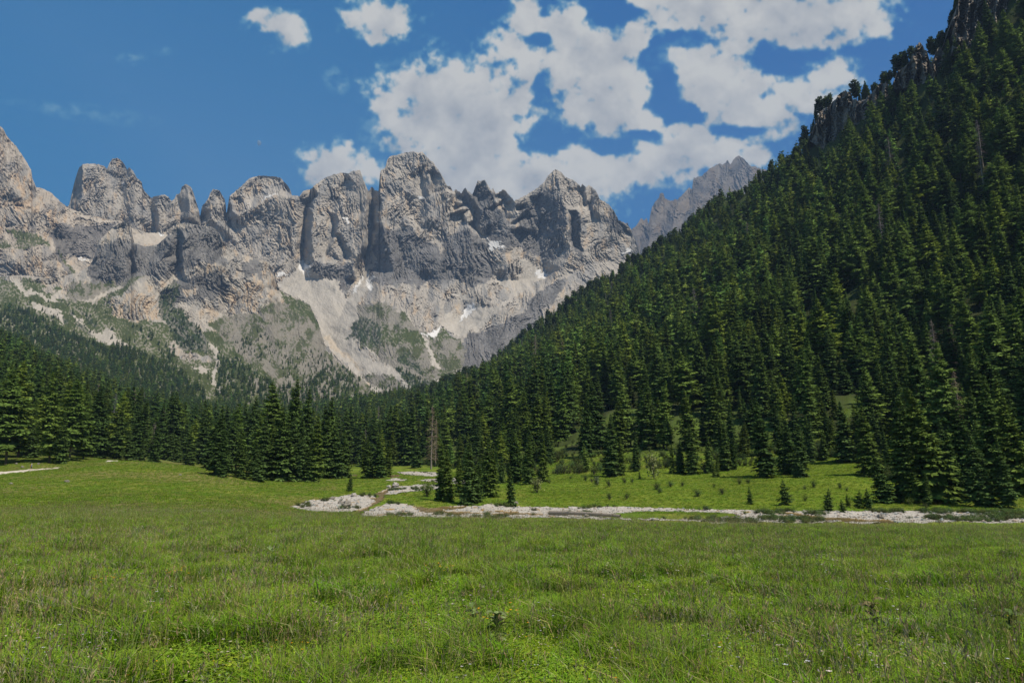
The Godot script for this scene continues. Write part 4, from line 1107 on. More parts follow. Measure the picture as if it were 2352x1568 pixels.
# one tree as a thing of its own: the first of each mesh is built, the rest are copies of it
func plant(kind: String, form: int, at: Vector3, tall: float, turn: float, wide: float, label: String, group: String) -> Node3D:
	var list: Array = kinds[kind]
	var tint := int(fposmod(at.x * 3.7 + at.z * 1.9, 4.0))
	var key := "%s %d %d" % [kind, form % list.size(), tint]
	var o: Node3D
	if not made.has(key):
		o = thing(LATIN[kind], at, turn)
		put("trunk", list[form % list.size()][0], bark, o)
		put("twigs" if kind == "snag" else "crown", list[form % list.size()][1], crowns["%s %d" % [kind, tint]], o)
		made[key] = o
	else:
		o = made[key].duplicate()
		o.name = numbered(LATIN[kind])
		add_child(o)
		o.position = at
		o.rotation.y = turn
	o.scale = Vector3(tall * wide, tall, tall * wide)
	tag(o, label, CATEGORY[kind], group)
	return o

# a tree seen in the photograph with its foot at (u, foot) and its top at top
func stand(kind: String, u: float, top: float, foot: float, wide: float, label: String, group: String = "") -> Node3D:
	var g := on_ground(u, foot)
	var d := -g.z
	var h := spot(u, top, d).y - g.y
	rng.seed = int(u * 7.0 + foot * 13.0)
	var o := plant(kind, rng.randi() % 8, g, h, rng.randf_range(0, TAU), wide, label, group)
	hand.append([Vector3(u, (top + foot) * 0.5, d), (foot - top)])
	return o
var hand: Array = []

# ------------------------------------------------------------------ the woods
const RIGHT_EDGE := [940,1062, 1000,1072, 1100,1086, 1250,1090, 1400,1082, 1500,1076, 1600,1072, 1700,1068, 1760,1074, 1860,1058, 1940,1045, 2000,1050, 2040,1100, 2200,1122, 2352,1128, 2900,1120]
const LEFT_EDGE := [-600,1035, 0,1046, 60,1048, 120,1050, 230,1050, 460,1062]

func in_wood(u: float, v: float, d: float) -> bool:
	if u > 940.0: return v < lerp_line(right_edge, u)
	if u < 470.0: return d > 205.0 and v < lerp_line(left_edge, u)
	return d > 300.0 and v < 1073.0
var right_edge: PackedVector2Array
var left_edge: PackedVector2Array
var crest_line: PackedVector2Array

func grow_woods() -> void:
	right_edge = pairs(RIGHT_EDGE)
	left_edge = pairs(LEFT_EDGE)
	crest_line = pairs([900,925, 1000,900, 1060,870, 1120,850, 1180,785, 1250,745, 1330,680, 1400,640, 1480,585, 1550,545, 1630,470, 1700,440, 1760,410, 1830,350, 1950,265, 2030,210, 2100,150, 2230,60, 2352,-20, 2600,-200])
	var stand_noise := noise(71, 1.0 / 60.0, 3)
	var glade := noise(72, 1.0 / 38.0, 3)
	rng.seed = 77
	var ring := 128.0
	var woods: Array = []
	while ring < 1700.0:
		var step := 10.2 if ring < 420.0 else 11.4
		var t := -1.0
		while t < 1.13:
			var d := ring + rng.randf_range(-0.5, 0.5) * step
			var x := (t + rng.randf_range(-0.5, 0.5) * step / ring) * d
			t += step / ring
			if rng.randf() < 0.1: continue
			var z := -d
			var y := ground_y(x, z)
			var s := seen_at(Vector3(x, y, z))
			if not in_wood(s.x, s.y, d): continue
			if s.x > 940.0 and d > 1350.0: continue
			var n := stand_noise.get_noise_2d(x, z)
			var open := 0.0
			if s.x > 1280.0 and s.x < 1740.0 and s.y > 915.0: open = 0.60
			elif s.x > 1760.0 and s.x < 2060.0 and s.y > 900.0: open = 0.3
			elif s.x > 940.0 and s.y > 950.0 and s.x < 1280.0: open = 0.25
			if glade.get_noise_2d(x, z) * (0.9 if s.x < 1740.0 else 0.4) + open > rng.randf_range(0.35, 0.9): continue
			var edge := clampf((lerp_line(right_edge, s.x) - s.y) / 60.0, 0.0, 1.0) if s.x > 940.0 else 1.0
			var h := rng.randf_range(17.0, 35.0) * (0.34 + 0.55 * edge)
			if rng.randf() < 0.15: h *= 0.6
			var kind := "spruce"
			var r := rng.randf()
			if s.x > 940.0:
				var above := s.y - lerp_line(crest_line, s.x)
				if above < 62.0 and s.x > 1862.0: continue
				if above < 26.0:
					kind = "pine" if r < 0.55 else ("spruce" if r < 0.8 else "larch")
					h *= 0.78
				elif s.y > 900.0: kind = "spruce" if r < 0.72 - n * 0.5 else "larch"
				else: kind = "larch" if r < 0.66 + n * 0.7 else "spruce"
				h *= 0.95 + 0.35 * smoothstep(230.0, 450.0, d) - 0.40 * smoothstep(650.0, 900.0, d)
			else:
				h *= 1.0
				if s.x < 260.0 and d < 330.0: kind = "larch" if r < 0.55 else "spruce"
				else: kind = "spruce" if r < 0.75 else "larch"
				if d > 500.0: h *= 0.85
			if kind != "pine" and rng.randf() < 0.012: kind = "snag"
			woods.append([Vector3(x, y - 0.2, z), h, kind, rng.randf_range(0, TAU), rng.randf_range(0.85, 1.3), rng.randf_range(0.72, 1.22), s])
		ring += step * 0.93
	# low shrubs and saplings over the clearings
	var brush: Array = [[], []]
	for k in 1700:
		var u := rng.randf_range(960.0, 2350.0)
		var v := lerp_line(right_edge, u) - pow(rng.randf(), 1.6) * (150.0 if u > 1250.0 and u < 1800.0 else 40.0) + 1.0
		var g := on_ground(u, v, 120.0)
		brush[k % 2].append([g, rng.randf_range(0.7, 2.6), "", rng.randf_range(0, TAU), rng.randf_range(0.8, 1.5), rng.randf_range(0.6, 1.1)])
	var scrub := Node3D.new()
	scrub.name = numbered("undergrowth")
	add_child(scrub)
	tag(scrub, "low green shrubs and herbs at the foot of the right slope", "undergrowth", "", "stuff")
	for k in 2: scatter("shrubs", kinds["shrub"][k][2].mesh(), crowns["shrub"], brush[k], scrub)
	print("trees in the woods ", woods.size())
	pick(woods)

# which trees show most: walk outwards and mark the cells of the view that nearer trees have filled
func pick(woods: Array) -> void:
	woods.sort_custom(func(a, b): return a[0].z > b[0].z)
	var cw := 430
	var ch := 270
	var full := PackedByteArray()
	full.resize(cw * ch)
	var order := {"spruce": [], "larch": [], "pine": [], "snag": []}
	var rest: Array = []
	for k in woods.size():
		var w: Array = woods[k]
		var top := seen_at(w[0] + Vector3(0, w[1], 0))
		var foot: Vector2 = w[6]
		var hpx := foot.y - top.y
		var free := 0
		var all := 0
		for j in range(int(top.y / 6.0) + 10, int(foot.y / 6.0) + 11):
			var f := (j * 6.0 - 60.0 - top.y) / hpx
			var half: float = hpx * 0.13 * w[4] * clampf(f, 0.1, 1.0)
			for i in range(int((top.x - half) / 6.0) + 15, int((top.x + half) / 6.0) + 16):
				if i < 15 or j < 10 or i >= 15 + 392 or j >= ch: continue
				all += 1
				if full[j * cw + i] < 2: free += 1
				full[j * cw + i] = mini(9, full[j * cw + i] + 1)
		var seen := hpx * sqrt(float(free) / all) if all > 3 and free > all * 0.3 else 0.0
		if seen > 0.0: order[w[2]].append([seen, k])
		else: rest.append(k)
	var chosen := {}
	for kind in order:
		var l: Array = order[kind]
		l.sort_custom(func(a, b): return a[0] > b[0])
		var most: int = {"spruce": 195, "larch": 285, "pine": 110, "snag": 50}[kind]
		for n in l.size():
			if n < most: chosen[l[n][1]] = true
			else: rest.append(l[n][1])
	# the ones that can be told apart are things
	var named := {}
	for k in chosen:
		var w: Array = woods[k]
		var text := describe(w)
		if not named.has(text): named[text] = []
		named[text].append(k)
	var ordinals := ["leftmost", "second from left", "third from left", "fourth from left", "fifth from left", "sixth from left", "seventh from left", "eighth from left", "ninth from left", "tenth from left", "eleventh from left", "twelfth from left", "thirteenth from left", "fourteenth from left", "fifteenth from left", "sixteenth from left", "seventeenth from left", "eighteenth from left"]
	for text in named:
		var l: Array = named[text]
		l.sort_custom(func(a, b): return woods[a][6].x < woods[b][6].x)
		for n in l.size():
			var w: Array = woods[l[n]]
			var label: String = text
			if l.size() > 1: label = text + (", " + ordinals[n] if n < ordinals.size() else ", further right")
			plant(w[2], l[n], w[0], w[1], w[3], w[4], label, {"spruce": "spruces of the valley woods", "larch": "larches of the valley woods", "pine": "stone pines along the wooded crest", "snag": "dead standing trees in the woods"}[w[2]])
	# the rest of each kind is one mass
	for kind in ["spruce", "larch", "pine", "snag"]:
		var mass := Node3D.new()
		mass.name = numbered({"spruce": "spruce_forest", "larch": "larch_forest", "pine": "stone_pine_forest", "snag": "dead_tree_stand"}[kind])
		add_child(mass)
		tag(mass, {"spruce": "mass of dark spruces filling the valley woods", "larch": "mass of pale green larches up the valley sides", "pine": "dark stone pines massed along the crest", "snag": "bare grey trunks scattered through the woods"}[kind], "forest", "", "stuff")
		for lod in 2:
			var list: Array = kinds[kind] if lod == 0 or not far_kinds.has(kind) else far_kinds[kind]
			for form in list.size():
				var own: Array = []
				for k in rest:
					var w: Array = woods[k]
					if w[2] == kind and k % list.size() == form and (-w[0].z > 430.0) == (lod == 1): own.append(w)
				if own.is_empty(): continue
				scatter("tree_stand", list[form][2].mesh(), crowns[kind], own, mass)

func scatter(called: String, mesh: Mesh, mat: Material, list: Array, parent: Node) -> MultiMeshInstance3D:
	var mm := MultiMesh.new()
	mm.transform_format = MultiMesh.TRANSFORM_3D
	mm.use_colors = true
	mm.mesh = mesh
	mm.instance_count = list.size()
	for n in list.size():
		var w: Array = list[n]
		var tall: float = w[1]
		var b := Basis(Vector3.UP, w[3]).scaled(Vector3(tall * w[4], tall, tall * w[4]))
		mm.set_instance_transform(n, Transform3D(b, w[0]))
		var g: float = w[5]
		mm.set_instance_color(n, Color(g * (1.0 + 0.16 * sin(w[3] * 5.0)), g, g * (1.0 - 0.12 * sin(w[3] * 5.0))))
	var o := MultiMeshInstance3D.new()
	o.name = numbered(called) if parent == self else called
	o.multimesh = mm
	o.material_override = mat
	parent.add_child(o, true)
	return o

func describe(w: Array) -> String:
	var s: Vector2 = w[6]
	var best := 1e9
	var mark: Array = []
	for l in landmarks:
		var d := Vector2(s.x - l[1], (s.y - l[2]) * 1.3).length()
		if d < best:
			best = d
			mark = l
	var dx: float = s.x - mark[1]
	var dy: float = s.y - mark[2]
	var rel := "above" if dy < 0 else "below"
	if absf(dx) > absf(dy) * 1.3: rel = "right of" if dx > 0 else "left of"
	elif absf(dx) > absf(dy) * 0.5: rel = ("above right of" if dx > 0 else "above left of") if dy < 0 else ("below right of" if dx > 0 else "below left of")
	var size := "tall" if w[1] > 27.0 else ("medium" if w[1] > 20.0 else "short")
	var girth := "broad" if w[4] > 1.06 else ("slender" if w[4] < 0.93 else "")
	var word: String = {"spruce": "dark spruce", "larch": "light green larch", "pine": "rounded stone pine", "snag": "bare dead conifer"}[w[2]]
	return ("%s %s %s %s %s" % [size, girth, word, rel, mark[0]]).replace("  ", " ")

func make_landmarks() -> void:
	landmarks = [["the tall bleached snag", 990, 1060], ["the left gravel trail", 60, 1050], ["the grassy mound", 330, 1045], ["the dark central clump", 640, 1060], ["the slope clearing's log", 1420, 960], ["the silvery willow", 1500, 1060],
		["the columnar cliff band", 1920, 290], ["the upper rock tower", 2130, 110], ["the top corner crag", 2290, 30], ["the pale scree gap", 1880, 350], ["x", 1763, 1060], ["the right meadow corner", 2000, 1010], ["the lower right spruce row", 2200, 1090],
		["the right slope's middle", 1800, 700], ["the lower right slope", 1850, 880], ["the slope's right shoulder", 2200, 600], ["the far wooded saddle", 1150, 830], ["the stream head", 900, 1040], ["the far ridge notch", 1480, 590], ["the thick mid-slope stand", 1500, 800], ["the shaded right gully", 2250, 850], ["the left dark wood", 150, 960], ["the distant valley floor", 800, 960]]
	landmarks[10][0] = "the tall meadow-edge spruce"

# ------------------------------------------------------------------ small far trees on the slopes under the cliffs
func far_trees() -> void:
	var lists := {"spruce": [], "larch": []}
	rng.seed = 91
	var areas := [
		["front_cliff", 1500, [400,637, 408,664, 400,705, 415,710, 452,747, 478,793, 464,803, 420,806, 395,771, 381,740, 366,725, 369,683, 386,652], 0.020, 12.0],
		["front_cliff", 0, [290,732, 305,748, 354,759, 354,779, 327,796, 315,771, 293,754], 0.012, 15.0],
		["front_cliff", 0, [536,782, 600,768, 625,770, 660,800, 650,835, 600,840, 580,820, 545,815], 0.016, 11.0],
		["front_cliff", 0, [-240,700, 0,705, 60,715, 130,752, 210,790, 300,800, 360,830, 420,860, 470,905, 500,960, 500,1015, -240,1015], 0.034, 16.0],
		["front_cliff", 0, [505,842, 545,820, 560,840, 640,890, 700,885, 760,835, 800,850, 830,880, 822,908, 780,918, 840,1010, 500,1010, 495,900], 0.028, 14.0],
		["front_cliff", 0, [640,825, 720,800, 760,830, 800,850, 815,900, 700,890, 650,870], 0.022, 10.0],
		["front_cliff", 0, [0,690, 60,690, 200,720, 300,780, 420,820, 480,860, 500,900, 420,850, 300,800, 130,740, 0,705], 0.004, 12.0],
		["front_cliff", 0, [485,800, 560,850, 560,880, 500,880], 0.012, 14.0], ["front_cliff", 0, [360,790, 400,790, 400,850, 370,850], 0.016, 14.0],
		["front_cliff", 0, [240,690, 300,660, 300,680, 250,720, 200,730], 0.006, 10.0], ["front_cliff", 0, [100,690, 300,700, 300,740, 180,730], 0.006, 9.0],
		["rock_massif", 0, [900,838, 950,862, 1005,884, 1000,930, 960,930, 930,875], 0.03, 13.0], ["rock_massif", 0, [800,775, 808,745, 840,735, 875,770, 880,795, 850,797], 0.010, 9.0], ["rock_massif", 0, [830,858, 900,880, 960,900, 940,925, 840,920], 0.012, 10.0]]
	for a in areas:
		var poly := pairs(a[2])
		var lo := Vector2(1e9, 1e9)
		var hi := Vector2(-1e9, -1e9)
		for p in poly:
			lo = lo.min(p)
			hi = hi.max(p)
		var n := int((hi.x - lo.x) * (hi.y - lo.y) * a[3])
		for k in n:
			var u := rng.randf_range(lo.x, hi.x)
			var v := rng.randf_range(lo.y, hi.y)
			if not Geometry2D.is_point_in_polygon(Vector2(u, v), poly): continue
			var g := on_sheet(a[0], u, v)
			var kind := "spruce" if rng.randf() < 0.7 else "larch"
			lists[kind].append([g - Vector3(0, 0.5, 0), a[4] * rng.randf_range(0.6, 1.35), kind, rng.randf_range(0, TAU), rng.randf_range(0.95, 1.4), rng.randf_range(0.75, 1.1)])
	for kind in lists:
		var mass := Node3D.new()
		mass.name = numbered("distant_%s_forest" % kind)
		add_child(mass)
		tag(mass, "far off dark conifers dotting the slopes under the cliffs" if kind == "spruce" else "far off paler conifers mixed through the slopes under the cliffs", "forest", "", "stuff")
		for form in far_kinds[kind].size():
			var own: Array = []
			for n in lists[kind].size():
				if n % far_kinds[kind].size() == form: own.append(lists[kind][n])
			scatter("tree_stand", far_kinds[kind][form][2].mesh(), crowns[kind], own, mass)
	print("far trees ", lists["spruce"].size() + lists["larch"].size())

# ------------------------------------------------------------------ the trees one can point at
func named_trees() -> void:
	var clump := "spruces of the clump in the middle of the valley"
	for w in [[470,918,1068,0.95,"dark spruce at the left end of the valley-floor clump"], [500,930,1092,1.0,"spruce in the clump, second from its left end, its foot in shade"], [522,955,1088,1.1,"spruce inside the left half of the valley-floor clump"],
		[600,955,1104,1.15,"broad spruce at the front of the clump, beside the mound's end"], [572,908,1080,0.95,"slim spruce standing behind the broad front spruce of the clump"], [660,868,1100,0.75,"very thin spire spruce, tallest top of the clump"], [697,893,1102,0.9,"narrow spruce right of the thin spire spruce"],
		[722,948,1106,1.0,"spruce at the front right of the clump with low branches"], [742,908,1092,0.9,"dark narrow spruce in the right half of the clump"], [770,975,1099,1.0,"spruce near the right end of the clump, above the flowery grass"], [792,985,1098,0.9,"last spruce at the right end of the valley-floor clump"], [683,985,1106,1.0,"lower spruce at the front middle of the clump"], [555,985,1100,1.1,"shorter spruce at the clump's front left"], [625,960,1102,1.0,"spruce between the broad front spruce and the larch in the clump"], [713,1010,1107,1.0,"short spruce tucked before the clump's right half"], [484,960,1080,1.1,"spruce just inside the clump's left end, half hidden"], [512,985,1096,1.0,"low spruce at the clump's left front corner"], [612,915,1088,1.0,"dark spruce behind the big clump larch, on its left"], [648,940,1106,1.1,"spruce standing right before the big clump larch"], [672,950,1104,1.1,"spruce before the thin spire spruce of the clump"], [736,955,1100,1.0,"spruce between the front right spruce and the dark narrow one"], [756,930,1092,1.0,"spruce behind the clump's right end"], [590,1010,1106,1.1,"short spruce left of the broad front spruce of the clump"], [700,960,1103,1.1,"spruce under the narrow spruce in the clump's right half"]]:
		stand("spruce", w[0], w[1], w[2], w[3], w[4], clump)
	for w in [[640,878,1098,1.15,"big light green larch rising from the middle of the clump"], [682,890,1095,1.0,"light green larch just right of the big clump larch"], [540,925,1085,1.1,"light green larch in the left part of the clump"], [585,935,1090,0.95,"yellowish larch behind the clump's broad front spruce"]]:
		stand("larch", w[0], w[1], w[2], w[3], w[4], clump)
	var left := "trees along the left trail"
	for w in [[112,858,1062,0.95,"larch with a long bare trunk at the end of the left trail"], [40,832,1050,1.1,"tall light larch above the gravel trail at the far left"], [12,845,1066,1.1,"larch cut by the photo's left edge"], [158,868,1058,1.05,"larch with drooping branches right of the bare-trunked larch"], [190,905,1054,1.0,"yellow-green larch at the right of the left trail group"], [70,915,1045,0.9,"slim larch behind the trail walker"]]:
		stand("larch", w[0], w[1], w[2], w[3], w[4], left)
	for w in [[75,965,1052,1.15,"short bushy dark spruce between the two left trail larches"], [140,945,1066,1.05,"dark spruce against the bare-trunked larch"], [222,880,1052,0.95,"tall dark spruce where the left wood meets the mound"], [262,925,1054,1.0,"spruce behind the mound, left of the mound's crest"], [300,985,1058,1.15,"low spruce at the back of the mound's crest"], [350,975,1062,1.2,"broad low spruce behind the mound, left of the twin spruces"], [410,1000,1062,1.0,"small spruce at the yellow flowers behind the mound"], [435,985,1068,1.05,"spruce standing free at the right end of the mound"], [388,985,1058,0.95,"spruce behind the mound beside the yellow flowers"], [325,1000,1060,1.0,"dark small spruce between two broad ones behind the mound"]]:
		stand("spruce", w[0], w[1], w[2], w[3], w[4], left)
	var brook := "spruces on the stream bank"
	for w in [[1011,1018,1148,0.95,"spruce at the left front of the bank clump by the gravel"], [1030,1030,1153,0.85,"thin spruce with bare lower trunk in the bank clump"], [1072,1012,1156,1.1,"broad spruce in the middle of the bank clump"], [1094,1050,1153,1.0,"drooping spruce at the front of the bank clump"], [1112,998,1140,1.0,"dark pointed spruce at the back of the bank clump"], [1126,1028,1142,0.95,"spruce with short right branches in the bank clump"], [1052,1046,1140,0.95,"spruce behind the bank clump's middle"]]:
		stand("spruce", w[0], w[1], w[2], w[3], w[4], brook)
	stand("young", 1176, 1064, 1163, 0.62, "dark dense bush-shaped conifer on the stream's edge right of the bank clump")
	for w in [[846,1003,1099,1.15,"spruce beside the bench, left of a pair"], [872,1000,1097,1.0,"darker spruce right of the bench pair's first"], [890,1012,1094,0.95,"slim spruce at the right of the bench group"]]:
		stand("spruce", w[0], w[1], w[2], w[3], w[4], "spruces by the bench")
	stand("young", 801, 1088, 1128, 1.0, "lone small dark spruce on the grass left of the stream")
	stand("snag", 990, 930, 1078, 1.0, "tall bleached dead tree with bare twigs at the stream head")
	stand("snag", 836, 985, 1072, 0.9, "reddish bare dead tree in the wood behind the bench")
	stand("snag", 1000, 960, 1072, 0.7, "thinner bare dead tree beside the bleached one")
	stand("spruce", 955, 1000, 1074, 1.1, "spruce with bare lower branches left of the bleached dead tree")
	var back := "trees along the back of the right meadow"
	for w in [[1150,1040,1110,1.0,"spruce behind the bush-shaped conifer"], [1185,985,1108,1.05,"spruce at the left back corner of the right meadow"], [1215,1000,1112,1.0,"spruce by the left end of the right meadow"], [1245,1010,1108,1.0,"spruce above the small leafy tree"], [1400,949,1094,1.1,"tall dark spruce, biggest at the meadow's left back edge"], [1428,1000,1092,0.9,"narrow spruce right of that meadow's tall dark one"], [1461,997,1082,1.0,"spruce half way along the meadow's back edge"], [1544,1018,1088,0.9,"small spruce right of the silvery willow"], [1562,1010,1086,0.9,"twin of the small spruce right of the willow"], [1590,972,1090,1.1,"broad spruce in the middle of the meadow's back edge"], [1628,998,1086,0.85,"slim spruce right of the broad meadow-edge spruce"], [1645,1050,1094,1.0,"knee-high pointed spruce at the meadow's back edge"], [1663,966,1080,1.1,"spruce leaning over the dark gully"], [1684,998,1078,0.9,"small spruce right of the dark gully"],
		[1763,914,1096,1.1,"tall sunlit spruce standing forward at the meadow's back edge"], [1800,952,1082,0.9,"narrow spruce right of the tall sunlit one"], [1818,958,1088,0.9,"spruce in the trio right of the tall sunlit spruce"], [1838,975,1096,1.05,"spruce with a bare foot on the meadow"], [1862,955,1060,0.9,"slim spruce at the foot of the slope"], [1892,985,1056,0.9,"small slim spruce among shade at the slope's foot"], [1943,923,1058,1.1,"drooping spruce above the pale branch"], [1986,930,1060,0.95,"tall spruce behind the meadow corner"], [2004,930,1095,1.0,"tall spruce at the meadow's right corner"],
		[2040,1041,1155,1.25,"low broad sunlit spruce in front of the right row"], [2079,908,1152,1.05,"tall spruce in the right row, left end"], [2104,1000,1158,1.0,"spruce in front of the right row's left end"], [2132,1085,1162,1.1,"small spruce at the foot of the right row"], [2164,886,1156,1.05,"tallest spruce of the right row"], [2192,985,1154,1.0,"spruce in the middle of the right row"], [2230,900,1148,1.0,"tall spruce right of the row's middle"], [2262,984,1165,1.05,"spruce at the stream side of the right row"], [2290,860,1130,1.0,"dark spruce behind the right row"], [2318,1010,1166,1.15,"free-standing spruce near the photo's right edge"], [2345,905,1140,1.0,"spruce cut by the photo's right edge"]]:
		stand("spruce", w[0], w[1], w[2], w[3], w[4], back)
	var young := "young spruces on the right meadow"
	for w in [[1724,1116,1158,0.9,"young spruce on the meadow, leftmost of three by the bank"], [1807,1100,1160,1.0,"young spruce on the meadow beside a bare sapling"], [1904,1120,1173,0.9,"young spruce at the bank left of the right row"], [1974,1124,1169,1.0,"bushy young spruce by the right row"], [1996,1120,1168,0.9,"young spruce touching the low broad spruce"], [1938,1145,1176,1.0,"tiny spruce on the stream bank"], [1950,1132,1165,0.8,"thin young spruce behind the tiny bank spruce"], [1642,1062,1096,0.9,"tiny pointed spruce at the back of the meadow"], [1470,1080,1100,0.8,"tiny spruce left of the silvery willow"]]:
		stand("young", w[0], w[1], w[2], w[3], w[4], young)
	stand("willow", 1503, 1030, 1100, 0.8, "silvery green leafy willow at the back of the right meadow")
	stand("willow", 1234, 1092, 1132, 1.2, "small leafy tree with a visible trunk on the right meadow")
	stand("willow", 1372, 1090, 1116, 1.1, "leafy sapling on the meadow right of the small leafy tree")
	stand("shrub", 981, 1098, 1140, 0.95, "round green bush on the stream bank left of the bank clump")
	# pines and spruces standing on the crags of the crest
	var crest := pairs([1840,345, 1856,325, 1868,300, 1883,258, 1911,238, 1931,214, 1955,209, 1979,230, 2000,216, 2036,188, 2064,162, 2088,146, 2104,108, 2116,98, 2132,120, 2150,112, 2175,90, 2193,36, 2205,0, 2240,-40])
	var away := pairs([1840,765, 1873,748, 2040,628, 2100,594, 2200,550, 2352,500])
	rng.seed = 17
	var spots := [1846, 1856, 1864, 1878, 1884, 1900, 1906, 1968, 1976, 1984, 1996, 2008, 2014, 2030, 2038, 2048, 2058, 2066, 2072, 2080, 2086, 2094, 2136, 2140, 2150, 2158, 2166, 2172, 2178, 2184, 2190, 2196, 1870, 1990, 2044, 2145, 2162, 2187, 2202, 2210]
	spots.sort()
	for n in spots.size():
		var u: float = spots[n]
		var d := lerp_line(away, u) + 6.0
		var at := spot(u, lerp_line(crest, u) + 8.0, d)
		rng.seed = 1700 + n
		var tall := rng.randf_range(26.0, 54.0) * d / 1568.0
		var pine := rng.randf() < 0.7
		plant("pine" if pine else "spruce", n, at, tall, rng.randf_range(0, TAU), rng.randf_range(0.85, 1.2), "%s %s on the %s, %s along it from the left" % ["tall" if tall > 15.0 else "small", "stone pine" if pine else "dark spruce", "crest cliff band" if u < 2050 else "upper crest crags", ["first", "second", "third", "fourth", "fifth", "sixth", "seventh", "eighth", "ninth", "tenth", "eleventh", "twelfth", "thirteenth", "fourteenth", "fifteenth", "sixteenth", "seventeenth", "eighteenth", "nineteenth", "twentieth", "twenty-first", "twenty-second", "twenty-third", "twenty-fourth"][n if u < 2050 else n - 17]], "trees on the crest crags")
	rng.seed = 5
	var bushes := [[1310,1100], [1345,1104], [1360,1108], [1400,1118], [1436,1110], [1452,1108], [1508,1124], [1540,1118], [1568,1116], [1602,1140], [1516,1132], [1640,1120], [1700,1112], [1720,1110], [1850,1124], [1870,1120], [1930,1122], [1945,1128], [1400,1148], [1440,1146], [1262,1110], [1660,1135], [1850,1150], [1280,1090], [1330,1088], [1295,1088], [1365,1090], [2090,1160], [2130,1168], [1590,1090], [1620,1086]]
	var where := ["near the small leafy tree", "left of the willow", "in the meadow's middle", "near the bank saplings", "close to the right row"]
	var texts := {}
	for k in bushes.size():
		var b: Array = bushes[k]
		var big: float = 9.0 + fposmod(k * 7.3, 11.0) + (14.0 if b[1] < 1095 else 0.0)
		var place: String = where[clampi(int((b[0] - 1250) / 170.0), 0, 4)]
		var text := "%s green shrub %s, %s" % ["tall" if big > 20.0 else ("low" if big < 14.0 else "middling"), place, "at the wood's foot" if b[1] < 1095 else ("on the open grass" if b[1] < 1122 else "on the stream side")]
		if not texts.has(text): texts[text] = []
		texts[text].append([b[0], b[1], big])
	for text in texts:
		var l: Array = texts[text]
		l.sort_custom(func(a, b): return a[0] < b[0])
		for n in l.size(): stand("shrub", l[n][0], l[n][1] - l[n][2], l[n][1], 0.9 + fposmod(l[n][0] * 0.37, 0.6), text + (", " + ["leftmost", "second from left", "third from left", "fourth from left", "fifth from left"][n] if l.size() > 1 else ""), "shrubs on the right meadow")

# ------------------------------------------------------------------ grass, herbs and flowers
func blade(l: Leaf, at: Vector3, a: float, tall: float, lean: float, wide: float, col: Color, tip: Color) -> void:
	var out := Vector3(cos(a), 0, sin(a))
	var side := Vector3(-sin(a), 0, cos(a)).rotated(Vector3.UP, rng.randf_range(-1.2, 1.2)) * wide
	var m := at + Vector3(0, tall * 0.55, 0) + out * tall * lean * 0.3
	var e := at + Vector3(0, tall * (1.0 - 0.35 * lean), 0) + out * tall * lean
	l.v.append_array(PackedVector3Array([at - side, m - side * 0.8, m + side * 0.8, at - side, m + side * 0.8, at + side, m - side * 0.8, e, m + side * 0.8]))
	l.c.append_array(PackedColorArray([col, col, col, col, col, col, col, tip, col]))
	var flat := side.cross(m - at).normalized()
	for k in 9: l.n.append(flat if k < 6 else side.cross(e - m).normalized())

func green() -> Color:
	var c := Color(0.125, 0.295, 0.006).lerp(Color(0.315, 0.48, 0.040), rng.randf())
	if rng.randf() < 0.10: c = Color(0.44, 0.42, 0.20)
	return c * rng.randf_range(0.75, 1.25)

